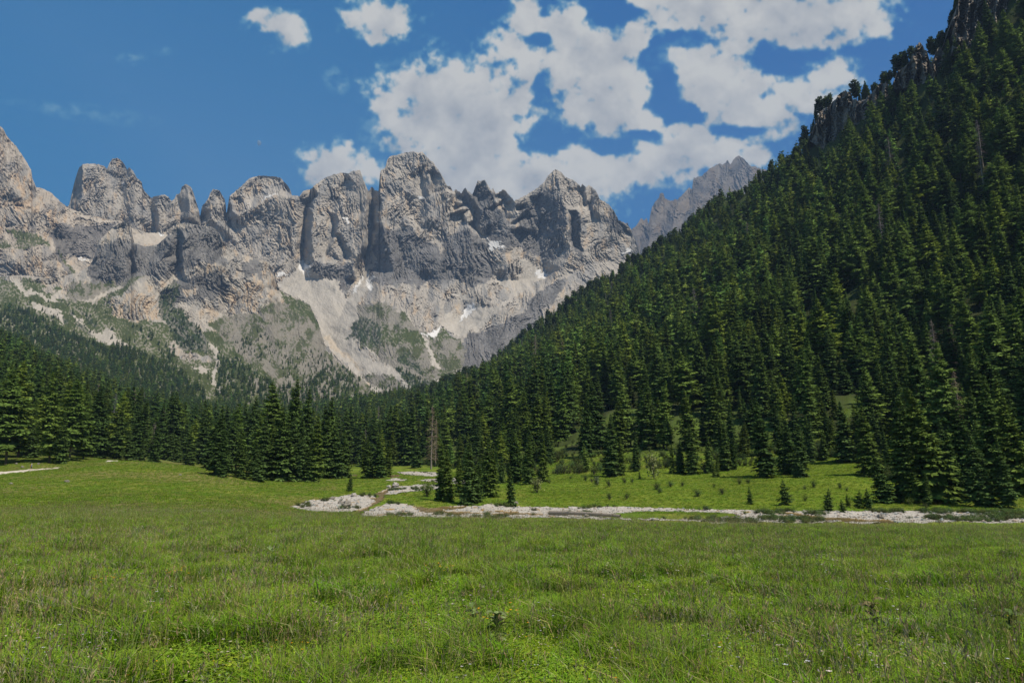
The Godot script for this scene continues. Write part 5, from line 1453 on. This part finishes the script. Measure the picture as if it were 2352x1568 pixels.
func tuft(sd: int, blades: int, r: float, lo: float, hi: float, wide: float, stems: int, heads: Color, leaves: int) -> ArrayMesh:
	rng.seed = sd
	var l := Leaf.new()
	for k in blades:
		var a := rng.randf_range(0, TAU)
		var q := r * sqrt(rng.randf())
		var c := green()
		blade(l, Vector3(cos(a) * q, -0.02, sin(a) * q), rng.randf_range(0, TAU), rng.randf_range(lo, hi), rng.randf_range(0.3, 1.15), wide * rng.randf_range(0.6, 1.3), c, c.lerp(Color(0.22, 0.24, 0.08), 0.4))
	for k in leaves:
		# clover and other low leaves
		var a := rng.randf_range(0, TAU)
		var q := r * 1.1 * sqrt(rng.randf())
		var p := Vector3(cos(a) * q, rng.randf_range(0.03, 0.16), sin(a) * q)
		var c := Color(0.115, 0.21, 0.012).lerp(Color(0.20, 0.285, 0.035), rng.randf()) * rng.randf_range(0.8, 1.2)
		for t in 3:
			var b := a + TAU * t / 3.0
			var d := Vector3(cos(b), rng.randf_range(-0.2, 0.5), sin(b)).normalized()
			l.kite(p, d, d.cross(Vector3(rng.randf_range(-0.3, 0.3), 1, rng.randf_range(-0.3, 0.3))).normalized(), rng.randf_range(0.018, 0.038), rng.randf_range(0.008, 0.014), c, c * 1.15)
	for k in stems:
		var a := rng.randf_range(0, TAU)
		var q := r * 1.2 * sqrt(rng.randf())
		var s := Vector3(cos(a) * q, 0, sin(a) * q)
		var h := hi * rng.randf_range(1.15, 1.75)
		var lean := rng.randf_range(0.05, 0.35)
		var e := s + Vector3(cos(a) * lean * h, h, sin(a) * lean * h)
		var c := Color(0.30, 0.33, 0.10) * rng.randf_range(0.8, 1.2)
		blade(l, s, a, h, lean, 0.0016, c, c)
		var hd := heads * rng.randf_range(0.7, 1.25)
		e = s + Vector3(cos(a) * lean * h, h * (1.0 - 0.35 * lean), sin(a) * lean * h)
		for t in 4:
			var d := (Vector3(cos(a) * lean * 1.5, 1.0, sin(a) * lean * 1.5) + Vector3(rng.randf_range(-0.5, 0.5), rng.randf_range(-0.3, 0.3), rng.randf_range(-0.5, 0.5))).normalized()
			l.kite(e - Vector3(0, 0.012 * t, 0), d, d.cross(Vector3(cos(t * 2.0), 0.2, sin(t * 2.0))).normalized(), rng.randf_range(0.02, 0.045), rng.randf_range(0.002, 0.0045), hd, hd)
	tris += l.v.size() / 3
	return l.mesh()

func flowers(sd: int, n: int, r: float, lo: float, hi: float, petal: Color, size: float, flat: bool) -> ArrayMesh:
	rng.seed = sd
	var l := Leaf.new()
	for k in n:
		var a := rng.randf_range(0, TAU)
		var q := r * sqrt(rng.randf())
		var s := Vector3(cos(a) * q, 0, sin(a) * q)
		var h := rng.randf_range(lo, hi)
		blade(l, s, a, h, 0.1, 0.002, Color(0.10, 0.15, 0.04), Color(0.10, 0.15, 0.04))
		var top := s + Vector3(cos(a) * 0.1 * h, h * 0.965, sin(a) * 0.1 * h)
		for t in (9 if flat else 6):
			var b := TAU * t / (9.0 if flat else 6.0) + rng.randf_range(-0.2, 0.2)
			var d := Vector3(cos(b), 0.15 if flat else rng.randf_range(0.2, 0.9), sin(b)).normalized()
			var c := petal * rng.randf_range(0.8, 1.15)
			l.kite(top, d, d.cross(Vector3.UP).normalized(), size * rng.randf_range(0.7, 1.1), size * 0.3, c, c)
	tris += l.v.size() / 3
	return l.mesh()

func make_meadow() -> void:
	var turf := leafy(Color.WHITE, 0.7)
	var heads := Color(0.32, 0.26, 0.16)
	var sets := {
		"short": [tuft(201, 56, 0.19, 0.10, 0.24, 0.005, 0, heads, 16), tuft(202, 60, 0.19, 0.10, 0.26, 0.0048, 1, heads, 10), tuft(203, 52, 0.19, 0.08, 0.22, 0.0052, 0, heads, 26)],
		"herb": [tuft(204, 20, 0.18, 0.08, 0.20, 0.0034, 0, heads, 46), tuft(205, 16, 0.18, 0.08, 0.18, 0.004, 0, heads, 54)],
		"tall": [tuft(206, 54, 0.15, 0.24, 0.46, 0.0052, 2, heads, 0), tuft(207, 48, 0.14, 0.26, 0.52, 0.0054, 3, heads, 0)],
		"seed": [tuft(208, 26, 0.2, 0.14, 0.30, 0.0046, 3, heads, 2), tuft(209, 34, 0.22, 0.14, 0.28, 0.0044, 3, Color(0.36, 0.31, 0.18), 0), tuft(210, 36, 0.2, 0.12, 0.28, 0.0044, 2, Color(0.27, 0.19, 0.14), 2)],
		"white": [flowers(211, 4, 0.16, 0.22, 0.40, Color(0.62, 0.55, 0.54), 0.020, true)],
		"pink": [flowers(212, 5, 0.16, 0.12, 0.26, Color(0.50, 0.40, 0.40), 0.013, false)],
		"yellow": [flowers(213, 4, 0.15, 0.14, 0.30, Color(0.72, 0.36, 0.02), 0.015, false)]}
	var clump := noise(221, 1.0 / 1.7, 3)
	var wide := noise(222, 1.0 / 9.0, 3)
	var dryness := noise(223, 1.0 / 4.0, 3)
	rng.seed = 240
	var lists := {}
	for k in sets:
		for n in sets[k].size(): lists["%s %d" % [k, n]] = []
	var d := 2.6
	while d < 49.5:
		var dens := 95.0 if d < 9.0 else (48.0 if d < 20.0 else 24.0)
		var step := sqrt(1.0 / dens)
		var t := -0.95
		while t < 0.97:
			var dd := d + rng.randf_range(-0.6, 0.6) * step
			var x := (t + rng.randf_range(-0.6, 0.6) * step / d) * dd
			t += step / d
			var c := clump.get_noise_2d(x, dd)
			var w := wide.get_noise_2d(x, dd)
			var dry := dryness.get_noise_2d(x, dd)
			var r := rng.randf()
			var kind := "short"
			if c > 0.28 and r < 0.85: kind = "tall"
			elif dry + w * 0.5 > 0.10 + (0.15 if d < 14.0 else -0.05) and r < 0.42: kind = "seed"
			elif c < -0.12 and r < 0.30: kind = "herb"
			elif r > 0.993: kind = "white"
			elif r > 0.955: kind = "pink"
			elif r > 0.945: kind = "yellow"
			elif r > 0.88: kind = "seed"
			var size := rng.randf_range(0.8, 1.25) * (1.0 + 0.25 * w)
			var g := rng.randf_range(0.82, 1.2) * (0.74 if kind == "tall" else 1.0)
			var n := rng.randi() % int(sets[kind].size())
			lists["%s %d" % [kind, n]].append([Vector3(x, ground_y(x, -dd) - 0.01, -dd), size, kind, rng.randf_range(0, TAU), 1.0, g])
		d += step * 0.95
	# the pale flowery strip along the meadow's far edge on the left
	for k in 900:
		var u := 190.0 + 350.0 * rng.randf()
		var p := spot(u, 1164.0, rng.randf_range(46.6, 48.6))
		lists["white 0"].append([Vector3(p.x, ground_y(p.x, p.z), p.z), rng.randf_range(0.7, 1.1), "", rng.randf_range(0, TAU), 1.0, 1.0])
	var mass := Node3D.new()
	mass.name = numbered("meadow_grass")
	add_child(mass)
	tag(mass, "tall flowering meadow grass covering the whole foreground", "grass", "", "stuff")
	var total := 0
	var names := {"short": "short_grass", "herb": "low_herbs", "tall": "tall_grass", "seed": "seed_grass", "white": "white_flowers", "pink": "pink_flowers", "yellow": "yellow_flowers"}
	for k in sets:
		for n in sets[k].size():
			var l: Array = lists["%s %d" % [k, n]]
			total += l.size()
			if l.size(): scatter(names[k], sets[k][n], turf, l, mass)
	# rougher, sparser tufts on the mound and on the flat across the stream
	var far: Array = [[], [], [], []]
	var far_meshes := [tuft(231, 26, 0.34, 0.14, 0.34, 0.012, 0, heads, 0), tuft(232, 22, 0.34, 0.16, 0.36, 0.012, 6, heads, 0), tuft(233, 14, 0.3, 0.10, 0.24, 0.016, 0, heads, 30), flowers(234, 7, 0.3, 0.2, 0.4, Color(0.66, 0.40, 0.03), 0.045, true)]
	var drift := noise(224, 1.0 / 16.0, 3)
	d = 49.0
	while d < 240.0:
		var step := 0.62 if d < 100.0 else 0.78
		var t := -0.95
		while t < 0.9:
			var dd := d + rng.randf_range(-0.6, 0.6) * step
			var x := (t + rng.randf_range(-0.6, 0.6) * step / d) * dd
			t += step / d
			var tt := x / dd
			if tt > -0.12 and dd < 105.0 and tt < 0.9 and dd < 100.0 - 10.0 * tt and dd > 58.0: continue
			if class_at(x, -dd) != MEADOW: continue
			var y := ground_y(x, -dd)
			var f := drift.get_noise_2d(x, dd)
			var n := 0 if f < 0.0 else 1
			if rng.randf() < 0.3: n = 2
			if tt > 0.0 and rng.randf() < 0.10 + 0.2 * maxf(0.0, f): n = 3
			elif rng.randf() < 0.006: n = 3
			far[n].append([Vector3(x, y - 0.03, -dd), rng.randf_range(0.7, 1.35), "", rng.randf_range(0, TAU), 1.1, rng.randf_range(0.45, 0.8)])
		d += step * 0.95
	mass = Node3D.new()
	mass.name = numbered("valley_grass")
	add_child(mass)
	tag(mass, "rough grass on the mound and the flats along the stream", "grass", "", "stuff")
	for n in 4:
		total += far[n].size()
		scatter("grass_tufts" if n < 3 else "yellow_flowers", far_meshes[n], turf, far[n], mass)
	print("grass tufts ", total)

# ------------------------------------------------------------------ stones, logs, bench, walker, meadow plants
func boulder(sd: int, squash: float) -> ArrayMesh:
	var n := noise(sd, 0.9, 3)
	var v := PackedVector3Array()
	var idx := PackedInt32Array()
	var P := 10
	var Q := 14
	for i in P + 1:
		for j in Q:
			var a := PI * i / P
			var b := TAU * j / Q
			var p := Vector3(sin(a) * cos(b), cos(a), sin(a) * sin(b))
			p *= 1.0 + 0.55 * n.get_noise_3dv(p * 1.2)
			p.y *= squash
			v.append(p * 0.5)
	for i in P:
		for j in Q:
			var a := i * Q + j
			var b := i * Q + (j + 1) % Q
			idx.append_array(PackedInt32Array([a, b, b + Q, a, b + Q, a + Q]))
	return mesh_of(v, idx)

func log_mesh(length: float, r0: float, r1: float, bend: float, sd: int) -> ArrayMesh:
	rng.seed = sd
	var l := Leaf.new()
	var pts := PackedVector3Array()
	var rad := PackedFloat32Array()
	for k in 9:
		var f := k / 8.0
		pts.append(Vector3(length * (f - 0.5), sin(f * PI) * bend, rng.randf_range(-0.05, 0.05)))
		rad.append(lerpf(r0, r1, f) * rng.randf_range(0.92, 1.08))
	pts.insert(0, pts[0] - Vector3(0.02, 0, 0))
	rad.insert(0, 0.01)
	l.tube(pts, rad, 9, Color(0.27, 0.235, 0.20))
	tris += l.v.size() / 3
	return l.mesh()

func stub_mesh(length: float, r: float, sd: int) -> ArrayMesh:
	rng.seed = sd
	var l := Leaf.new()
	l.tube(PackedVector3Array([Vector3.ZERO, Vector3(rng.randf_range(-0.2, 0.2), 0.6, rng.randf_range(-0.2, 0.2)) * length, Vector3(rng.randf_range(-0.4, 0.4), 1, rng.randf_range(-0.3, 0.3)) * length]), PackedFloat32Array([r, r * 0.6, r * 0.15]), 5, Color(0.22, 0.19, 0.16))
	return l.mesh()

func fallen(called: String, label: String, u0: float, v0: float, u1: float, v1: float, r0: float, r1: float, stubs: int, sd: int) -> void:
	var a := on_ground(u0, v0)
	var b := on_ground(u1, v1)
	var m := (a + b) * 0.5
	m.y += r0 * 0.7
	var o := thing(called, m)
	var dir := (b - a).normalized()
	var side := dir.cross(Vector3.UP).normalized()
	o.basis = Basis(dir, side.cross(dir), side)
	tag(o, label, "fallen log")
	var length := a.distance_to(b)
	put("trunk", log_mesh(length, r0, r1, 0.1, sd), bark, o)
	rng.seed = sd + 50
	for k in stubs:
		var f := rng.randf_range(-0.45, 0.45)
		var s := put("branch", stub_mesh(rng.randf_range(0.6, 1.6), 0.05, sd + k), bark, o, Vector3(length * f, 0, 0))
		s.rotation = Vector3(rng.randf_range(-1.3, 1.3), 0, rng.randf_range(-0.4, 0.4))

func box(at: Vector3, size: Vector3) -> ArrayMesh:
	var b := BoxMesh.new()
	b.size = size
	var m := ArrayMesh.new()
	var arr := b.get_mesh_arrays()
	var v: PackedVector3Array = arr[Mesh.ARRAY_VERTEX]
	for k in v.size(): v[k] += at
	arr[Mesh.ARRAY_VERTEX] = v
	m.add_surface_from_arrays(Mesh.PRIMITIVE_TRIANGLES, arr)
	tris += 12
	return m

func make_details() -> void:
	var stone := matte(Color(0.22, 0.205, 0.18), 0.95)
	var pale := matte(Color(0.36, 0.34, 0.31), 0.95)
	var shapes := [boulder(301, 0.7), boulder(302, 0.8), boulder(303, 0.6)]
	var n := 0
	for w in [[796,1161,1.5,"dark lumpy rock lying on the main gravel bar"], [781,1157,0.9,"grey rock behind the dark lumpy rock on the gravel bar"], [762,1146,0.9,"mossy rock at the grassy spot of the gravel bar"], [812,1139,1.0,"pale boulder at the bank above the main gravel bar"], [908,1117,1.5,"pale boulder on the bank between two gravel bars"], [893,1119,1.0,"smaller pale boulder left of the one between two bars"], [153,1108,0.9,"low grey boulder in the grass of the mound's left flank"], [50,1074,0.9,"grey boulder just above the gravel trail, left of the walker"], [88,1066,0.8,"rock on the trail bank right of the walker"], [24,1112,0.6,"small grey rock among weeds below the left trail"], [36,1066,0.7,"rock under the trees above the left trail"], [1045,1109,2.2,"large pale boulder behind the bank clump"], [1068,1112,1.6,"pale boulder right behind the broad bank spruce"], [1185,1158,0.8,"small brown rock at the waterline by the bush-shaped conifer"], [1348,1186,0.7,"brown stone by the drift log"], [2024,1188,0.8,"grey stone on the right gravel bar"], [413,1092,0.6,"flat grey rock on the right slope of the mound"]]:
		var g := on_ground(w[0], w[1])
		var o := put("boulder", shapes[n % 3], pale if "pale" in w[3] else stone, self, g + Vector3(0, w[2] * 0.15, 0))
		o.scale = Vector3(w[2], w[2], w[2])
		o.rotation.y = n * 1.7
		tag(o, w[3], "boulder")
		n += 1
	# loose stones over the bars
	rng.seed = 330
	var own: Array = [[], [], []]
	for k in 30000:
		var ld := rng.randf_range(log(70.0), log(300.0))
		var d := exp(ld)
		var t := rng.randf_range(-0.36, 0.85)
		var x := t * d
		if class_at(x, -d) != GRAVEL: continue
		own[k % 3].append([Vector3(x, ground_y(x, -d) + 0.0, -d), pow(rng.randf(), 4.0) * 0.30 + 0.05, "", rng.randf_range(0, TAU), rng.randf_range(0.8, 1.5), rng.randf_range(0.7, 1.25)])
	var mass := Node3D.new()
	mass.name = numbered("gravel_stones")
	add_child(mass)
	tag(mass, "loose pale stones strewn over the gravel bars", "stones", "", "stuff")
	for k in 3:
		if own[k].size(): scatter("stones", shapes[k], matte(Color(0.33, 0.31, 0.28), 0.95, true), own[k], mass)
	print("stones ", own[0].size() * 3)
	# weeds on the gravel
	var weeds: Array = [[], []]
	rng.seed = 340
	for k in 30000:
		var d := exp(rng.randf_range(log(74.0), log(260.0)))
		var x := rng.randf_range(-0.36, 0.85) * d
		if class_at(x, -d) != GRAVEL or ragged.get_noise_2d(x * 0.12 + 70.0, d * 0.12) < 0.42 - 0.20 * clampf(x / d, 0.0, 1.0): continue
		weeds[k % 2].append([Vector3(x, ground_y(x, -d) - 0.1, -d), rng.randf_range(0.25, 0.8), "", rng.randf_range(0, TAU), rng.randf_range(1.2, 2.4), rng.randf_range(0.8, 1.4)])
	mass = Node3D.new()
	mass.name = numbered("gravel_weeds")
	add_child(mass)
	tag(mass, "low green weeds and willow scrub growing on the gravel", "weeds", "", "stuff")
	for k in 2: if weeds[k].size(): scatter("weeds", kinds["shrub"][k][2].mesh(), crowns["shrub"], weeds[k], mass)
	fallen("drift_log", "long grey drift log lying along the stream behind the meadow", 1262, 1181, 1425, 1189, 0.32, 0.20, 4, 401)
	fallen("fallen_tree", "bare grey fallen trunk lying across the slope clearing", 1434, 996, 1510, 955, 0.40, 0.15, 9, 402)
	fallen("fallen_tree", "reddish broken trunk at the left of the slope clearing", 1318, 974, 1348, 970, 0.35, 0.2, 6, 403)
	fallen("fallen_tree", "pale leaning branch under the drooping spruce at the slope's foot", 2008, 948, 2034, 940, 0.28, 0.1, 5, 404)
	# bench
	var g := on_ground(810, 1097)
	var wood := matte(Color(0.20, 0.155, 0.115), 0.8)
	var b := thing("bench", g, 0.25)
	tag(b, "small dark wooden bench on the grass beside the spruce pair", "bench")
	for k in 3: put("seat_plank", box(Vector3(0, 0.45, -0.16 + k * 0.16), Vector3(2.3, 0.05, 0.14)), wood, b)
	for k in 2: put("back_plank", box(Vector3(0, 0.66 + k * 0.18, -0.30), Vector3(2.3, 0.13, 0.04)), wood, b)
	for k in 2: put("leg", box(Vector3(-0.85 + k * 1.7, 0.20, -0.04), Vector3(0.10, 0.44, 0.42)), wood, b)
	for k in 2: put("back_post", box(Vector3(-0.85 + k * 1.7, 0.55, -0.345), Vector3(0.08, 0.8, 0.045)), wood, b)
	walker()
	meadow_plants()
	# the pale day moon
	var moon := SphereMesh.new()
	moon.radius = 95.0
	moon.height = 190.0
	moon.radial_segments = 24
	moon.rings = 12
	var cut := moon.get_mesh_arrays()
	var mv: PackedVector3Array = cut[Mesh.ARRAY_VERTEX]
	for k in mv.size():
		# the lit part only: a gibbous slice
		var q := mv[k].rotated(Vector3(0, 0, 1), 0.6)
		if q.x < 0.0: q.x *= -0.05
		mv[k] = q.rotated(Vector3(0, 0, 1), -0.6)
	var glow := matte(Color(0.06, 0.08, 0.10), 1.0)
	glow.emission_enabled = true
	glow.emission = Color(0.24, 0.36, 0.48)
	glow.emission_energy_multiplier = 1.0
	var mm := put("sky_moon", mesh_of(mv, cut[Mesh.ARRAY_INDEX]), glow, self, spot(593, 328, 22000.0))
	mm.rotation.z = 0.5
	tag(mm, "faint pale half moon in the blue sky over the dome-shaped peak", "moon")

func walker() -> void:
	var g := on_ground(70, 1080)
	var h := 1.75
	var o := thing("person", g, 0.6)
	tag(o, "person walking the left gravel trail in dark shorts, light hat and backpack", "person")
	# joints: a stride along +x, then a field of tapered capsules meshed as one skin
	var bones := [[0,0.98,0.0, 0.0,1.42,0.0, 0.13,0.15], [-0.0,1.40,-0.15, 0,1.40,0.15, 0.07,0.07], [0,1.42,0, 0.02,1.56,0, 0.055,0.05], [0.03,1.62,0, 0.03,1.68,0, 0.095,0.10],
		[0,0.95,-0.09, 0.16,0.52,-0.10, 0.088,0.062], [0.16,0.52,-0.10, 0.20,0.08,-0.10, 0.06,0.04], [0.20,0.05,-0.10, 0.36,0.04,-0.11, 0.045,0.035], [0,0.95,0.09, -0.05,0.50,0.10, 0.088,0.062], [-0.05,0.50,0.10, -0.30,0.13,0.10, 0.06,0.04], [-0.31,0.09,0.10, -0.20,0.03,0.11, 0.045,0.035],
		[0,1.38,-0.19, -0.12,1.10,-0.23, 0.05,0.042], [-0.12,1.10,-0.23, 0.04,0.90,-0.23, 0.042,0.03], [0.04,0.90,-0.23, 0.10,0.84,-0.22, 0.035,0.025], [0,1.38,0.19, 0.10,1.10,0.23, 0.05,0.042], [0.10,1.10,0.23, 0.28,0.96,0.21, 0.042,0.03], [0.28,0.96,0.21, 0.35,0.95,0.20, 0.035,0.025]]
	put("body", skin(bones, 0.035, func(p: Vector3) -> Color:
		if p.y < 0.10: return Color(0.08, 0.06, 0.05)
		if p.y < 0.55: return Color(0.42, 0.27, 0.20)
		if p.y < 1.0 and absf(p.z) < 0.2: return Color(0.045, 0.05, 0.07)
		if p.y < 1.47 and (p.y > 1.12 or absf(p.z) < 0.2): return Color(0.12, 0.28, 0.30)
		return Color(0.42, 0.27, 0.20)), matte(Color.WHITE, 0.9, true), o)
	put("backpack", skin([[-0.19,1.08,-0.06, -0.19,1.40,-0.05, 0.10,0.09], [-0.19,1.08,0.06, -0.19,1.40,0.05, 0.10,0.09]], 0.035, func(_p: Vector3) -> Color: return Color(0.30, 0.06, 0.05)), matte(Color.WHITE, 0.9, true), o)
	put("hat", skin([[0.02,1.72,0, 0.02,1.75,0, 0.11,0.10], [0.02,1.70,-0.07, 0.06,1.70,0.07, 0.05,0.05]], 0.03, func(_p: Vector3) -> Color: return Color(0.55, 0.52, 0.47)), matte(Color.WHITE, 0.9, true), o)
	o.scale = Vector3.ONE * h / 1.80

# surface nets over a field of tapered capsules
func skin(bones: Array, cell: float, colour: Callable) -> ArrayMesh:
	var lo := Vector3(1e9, 1e9, 1e9)
	var hi := -lo
	for b in bones:
		for k in 2:
			var p := Vector3(b[k * 3], b[k * 3 + 1], b[k * 3 + 2])
			lo = lo.min(p)
			hi = hi.max(p)
	lo -= Vector3.ONE * 0.22
	hi += Vector3.ONE * 0.22
	var nx := int((hi.x - lo.x) / cell) + 1
	var ny := int((hi.y - lo.y) / cell) + 1
	var nz := int((hi.z - lo.z) / cell) + 1
	var f := PackedFloat32Array()
	f.resize(nx * ny * nz)
	for x in nx:
		for y in ny:
			for z in nz:
				var p := lo + Vector3(x, y, z) * cell
				var s := 0.0
				for b in bones:
					var a := Vector3(b[0], b[1], b[2])
					var e := Vector3(b[3], b[4], b[5]) - a
					var t := clampf((p - a).dot(e) / maxf(e.length_squared(), 1e-6), 0.0, 1.0)
					var dist: float = (p - a - e * t).length() - lerpf(b[6], b[7], t)
					if dist < 0.2: s += exp(-dist * 60.0)
				f[(x * ny + y) * nz + z] = -log(s + 1e-9) / 60.0
	var at := {}
	var v := PackedVector3Array()
	var c := PackedColorArray()
	var idx := PackedInt32Array()
	for x in nx - 1:
		for y in ny - 1:
			for z in nz - 1:
				var sum := Vector3.ZERO
				var cuts := 0
				for e in 12:
					var axis := e / 4
					var q := e % 4
					var o := [Vector3i(0, q & 1, q >> 1), Vector3i(q & 1, 0, q >> 1), Vector3i(q & 1, q >> 1, 0)][axis] as Vector3i
					var o2: Vector3i = o + [Vector3i(1, 0, 0), Vector3i(0, 1, 0), Vector3i(0, 0, 1)][axis]
					var fa := f[((x + o.x) * ny + y + o.y) * nz + z + o.z]
					var fb := f[((x + o2.x) * ny + y + o2.y) * nz + z + o2.z]
					if (fa < 0.0) != (fb < 0.0):
						sum += Vector3(o).lerp(Vector3(o2), fa / (fa - fb))
						cuts += 1
				if cuts:
					var p := lo + (Vector3(x, y, z) + sum / cuts) * cell
					at[(x * ny + y) * nz + z] = v.size()
					v.append(p)
					c.append(colour.call(p))
	for x in range(1, nx - 1):
		for y in range(1, ny - 1):
			for z in range(1, nz - 1):
				var k := (x * ny + y) * nz + z
				for axis in 3:
					var step: int = [ny * nz, nz, 1][axis]
					if (f[k] < 0.0) == (f[k + step] < 0.0): continue
					var s1: int = [nz, 1, ny * nz][axis]
					var s2: int = [1, ny * nz, nz][axis]
					var q := [k, k - s1, k - s1 - s2, k - s2]
					if not (at.has(q[0]) and at.has(q[1]) and at.has(q[2]) and at.has(q[3])): continue
					if f[k] < 0.0: idx.append_array(PackedInt32Array([at[q[0]], at[q[2]], at[q[1]], at[q[0]], at[q[3]], at[q[2]]]))
					else: idx.append_array(PackedInt32Array([at[q[0]], at[q[1]], at[q[2]], at[q[0]], at[q[2]], at[q[3]]]))
	return mesh_of(v, idx, c)

# a broad leaf with a folded midrib
func broad_leaf(length: float, wide: float, col: Color, sd: int) -> ArrayMesh:
	rng.seed = sd
	var v := PackedVector3Array()
	var c := PackedColorArray()
	var idx := PackedInt32Array()
	for k in 8:
		var f := k / 7.0
		var w := wide * sin(PI * clampf(0.06 + f * 0.94, 0, 1)) * (1.15 - 0.4 * f)
		var y := length * (0.25 * f - 0.55 * f * f)
		for s in [-1.0, 0.0, 1.0]:
			v.append(Vector3(length * f, y + (0.18 * w if s != 0.0 else 0.0) + rng.randf_range(-0.006, 0.006), s * w * 0.5))
			c.append(col * (1.0 if s != 0.0 else 1.3))
	for k in 7:
		for s in 2:
			var a := k * 3 + s
			idx.append_array(PackedInt32Array([a, a + 3, a + 4, a, a + 4, a + 1]))
	return mesh_of(v, idx, c)

func meadow_plants() -> void:
	var m := leafy(Color.WHITE, 0.25)
	var k := 0
	for w in [[1140,1480,0.17,22,Color(0.13, 0.17, 0.07),"pale broad-leaved plant in the meadow below the yellow flowers"], [1085,1455,0.15,12,Color(0.10, 0.15, 0.05),"smaller broad-leaved plant left of the pale broad-leaved plant"], [2010,1440,0.15,14,Color(0.15, 0.13, 0.06),"browning broad-leaved plant in the right foreground grass"], [2330,1475,0.17,20,Color(0.07, 0.11, 0.035),"dark broad-leaved plant at the photo's lower right edge"], [622,1290,0.2,12,Color(0.11, 0.16, 0.06),"broad-leaved plant in mid meadow, half hidden in the grass"]]:
		var d := 3.0
		while d < 40.0:
			var p := spot(w[0], w[1], d)
			if p.y <= ground_y(p.x, p.z) + 0.10: break
			d *= 1.01
		var at := spot(w[0], w[1], d)
		var o := thing("broadleaf_plant", Vector3(at.x, ground_y(at.x, at.z), at.z))
		tag(o, w[5], "leafy plant")
		rng.seed = 600 + k
		for n in w[3]:
			var l := put("leaf", broad_leaf(w[2] * rng.randf_range(0.7, 1.2), w[2] * 0.5, w[4] * rng.randf_range(0.8, 1.3), 610 + n), m, o, Vector3(0, 0.06 + 0.34 * n / w[3], 0))
			rng.seed = 700 + k * 20 + n
			l.rotation = Vector3(rng.randf_range(-0.3, 0.3), 2.4 * n + rng.randf_range(-0.3, 0.3), rng.randf_range(0.1, 0.9))
		k += 1
	k = 0
	for w in [[1145,1400,0.34,"cluster of yellow flowers over the pale broad-leaved plant"], [400,1312,0.3,"string of small yellow flowers in the left meadow"], [1010,1300,0.3,"few yellow flowers in the middle meadow"], [240,1330,0.28,"two yellow flowers near the dark grass clump at left"]]:
		var d := 3.0
		while d < 40.0:
			var p := spot(w[0], w[1], d)
			if p.y <= ground_y(p.x, p.z) + w[2]: break
			d *= 1.01
		var at := spot(w[0], w[1], d)
		var o := thing("flowering_plant", Vector3(at.x, ground_y(at.x, at.z), at.z))
		tag(o, w[3], "flowers")
		put("blossoms", flowers(650 + k, 12, 0.24, w[2] * 0.85, w[2] * 1.15, Color(0.75, 0.36, 0.02), 0.024, true), m, o)
		put("foliage", tuft(660 + k, 16, 0.16, 0.1, 0.24, 0.005, 0, Color.WHITE, 12), m, o)
		k += 1
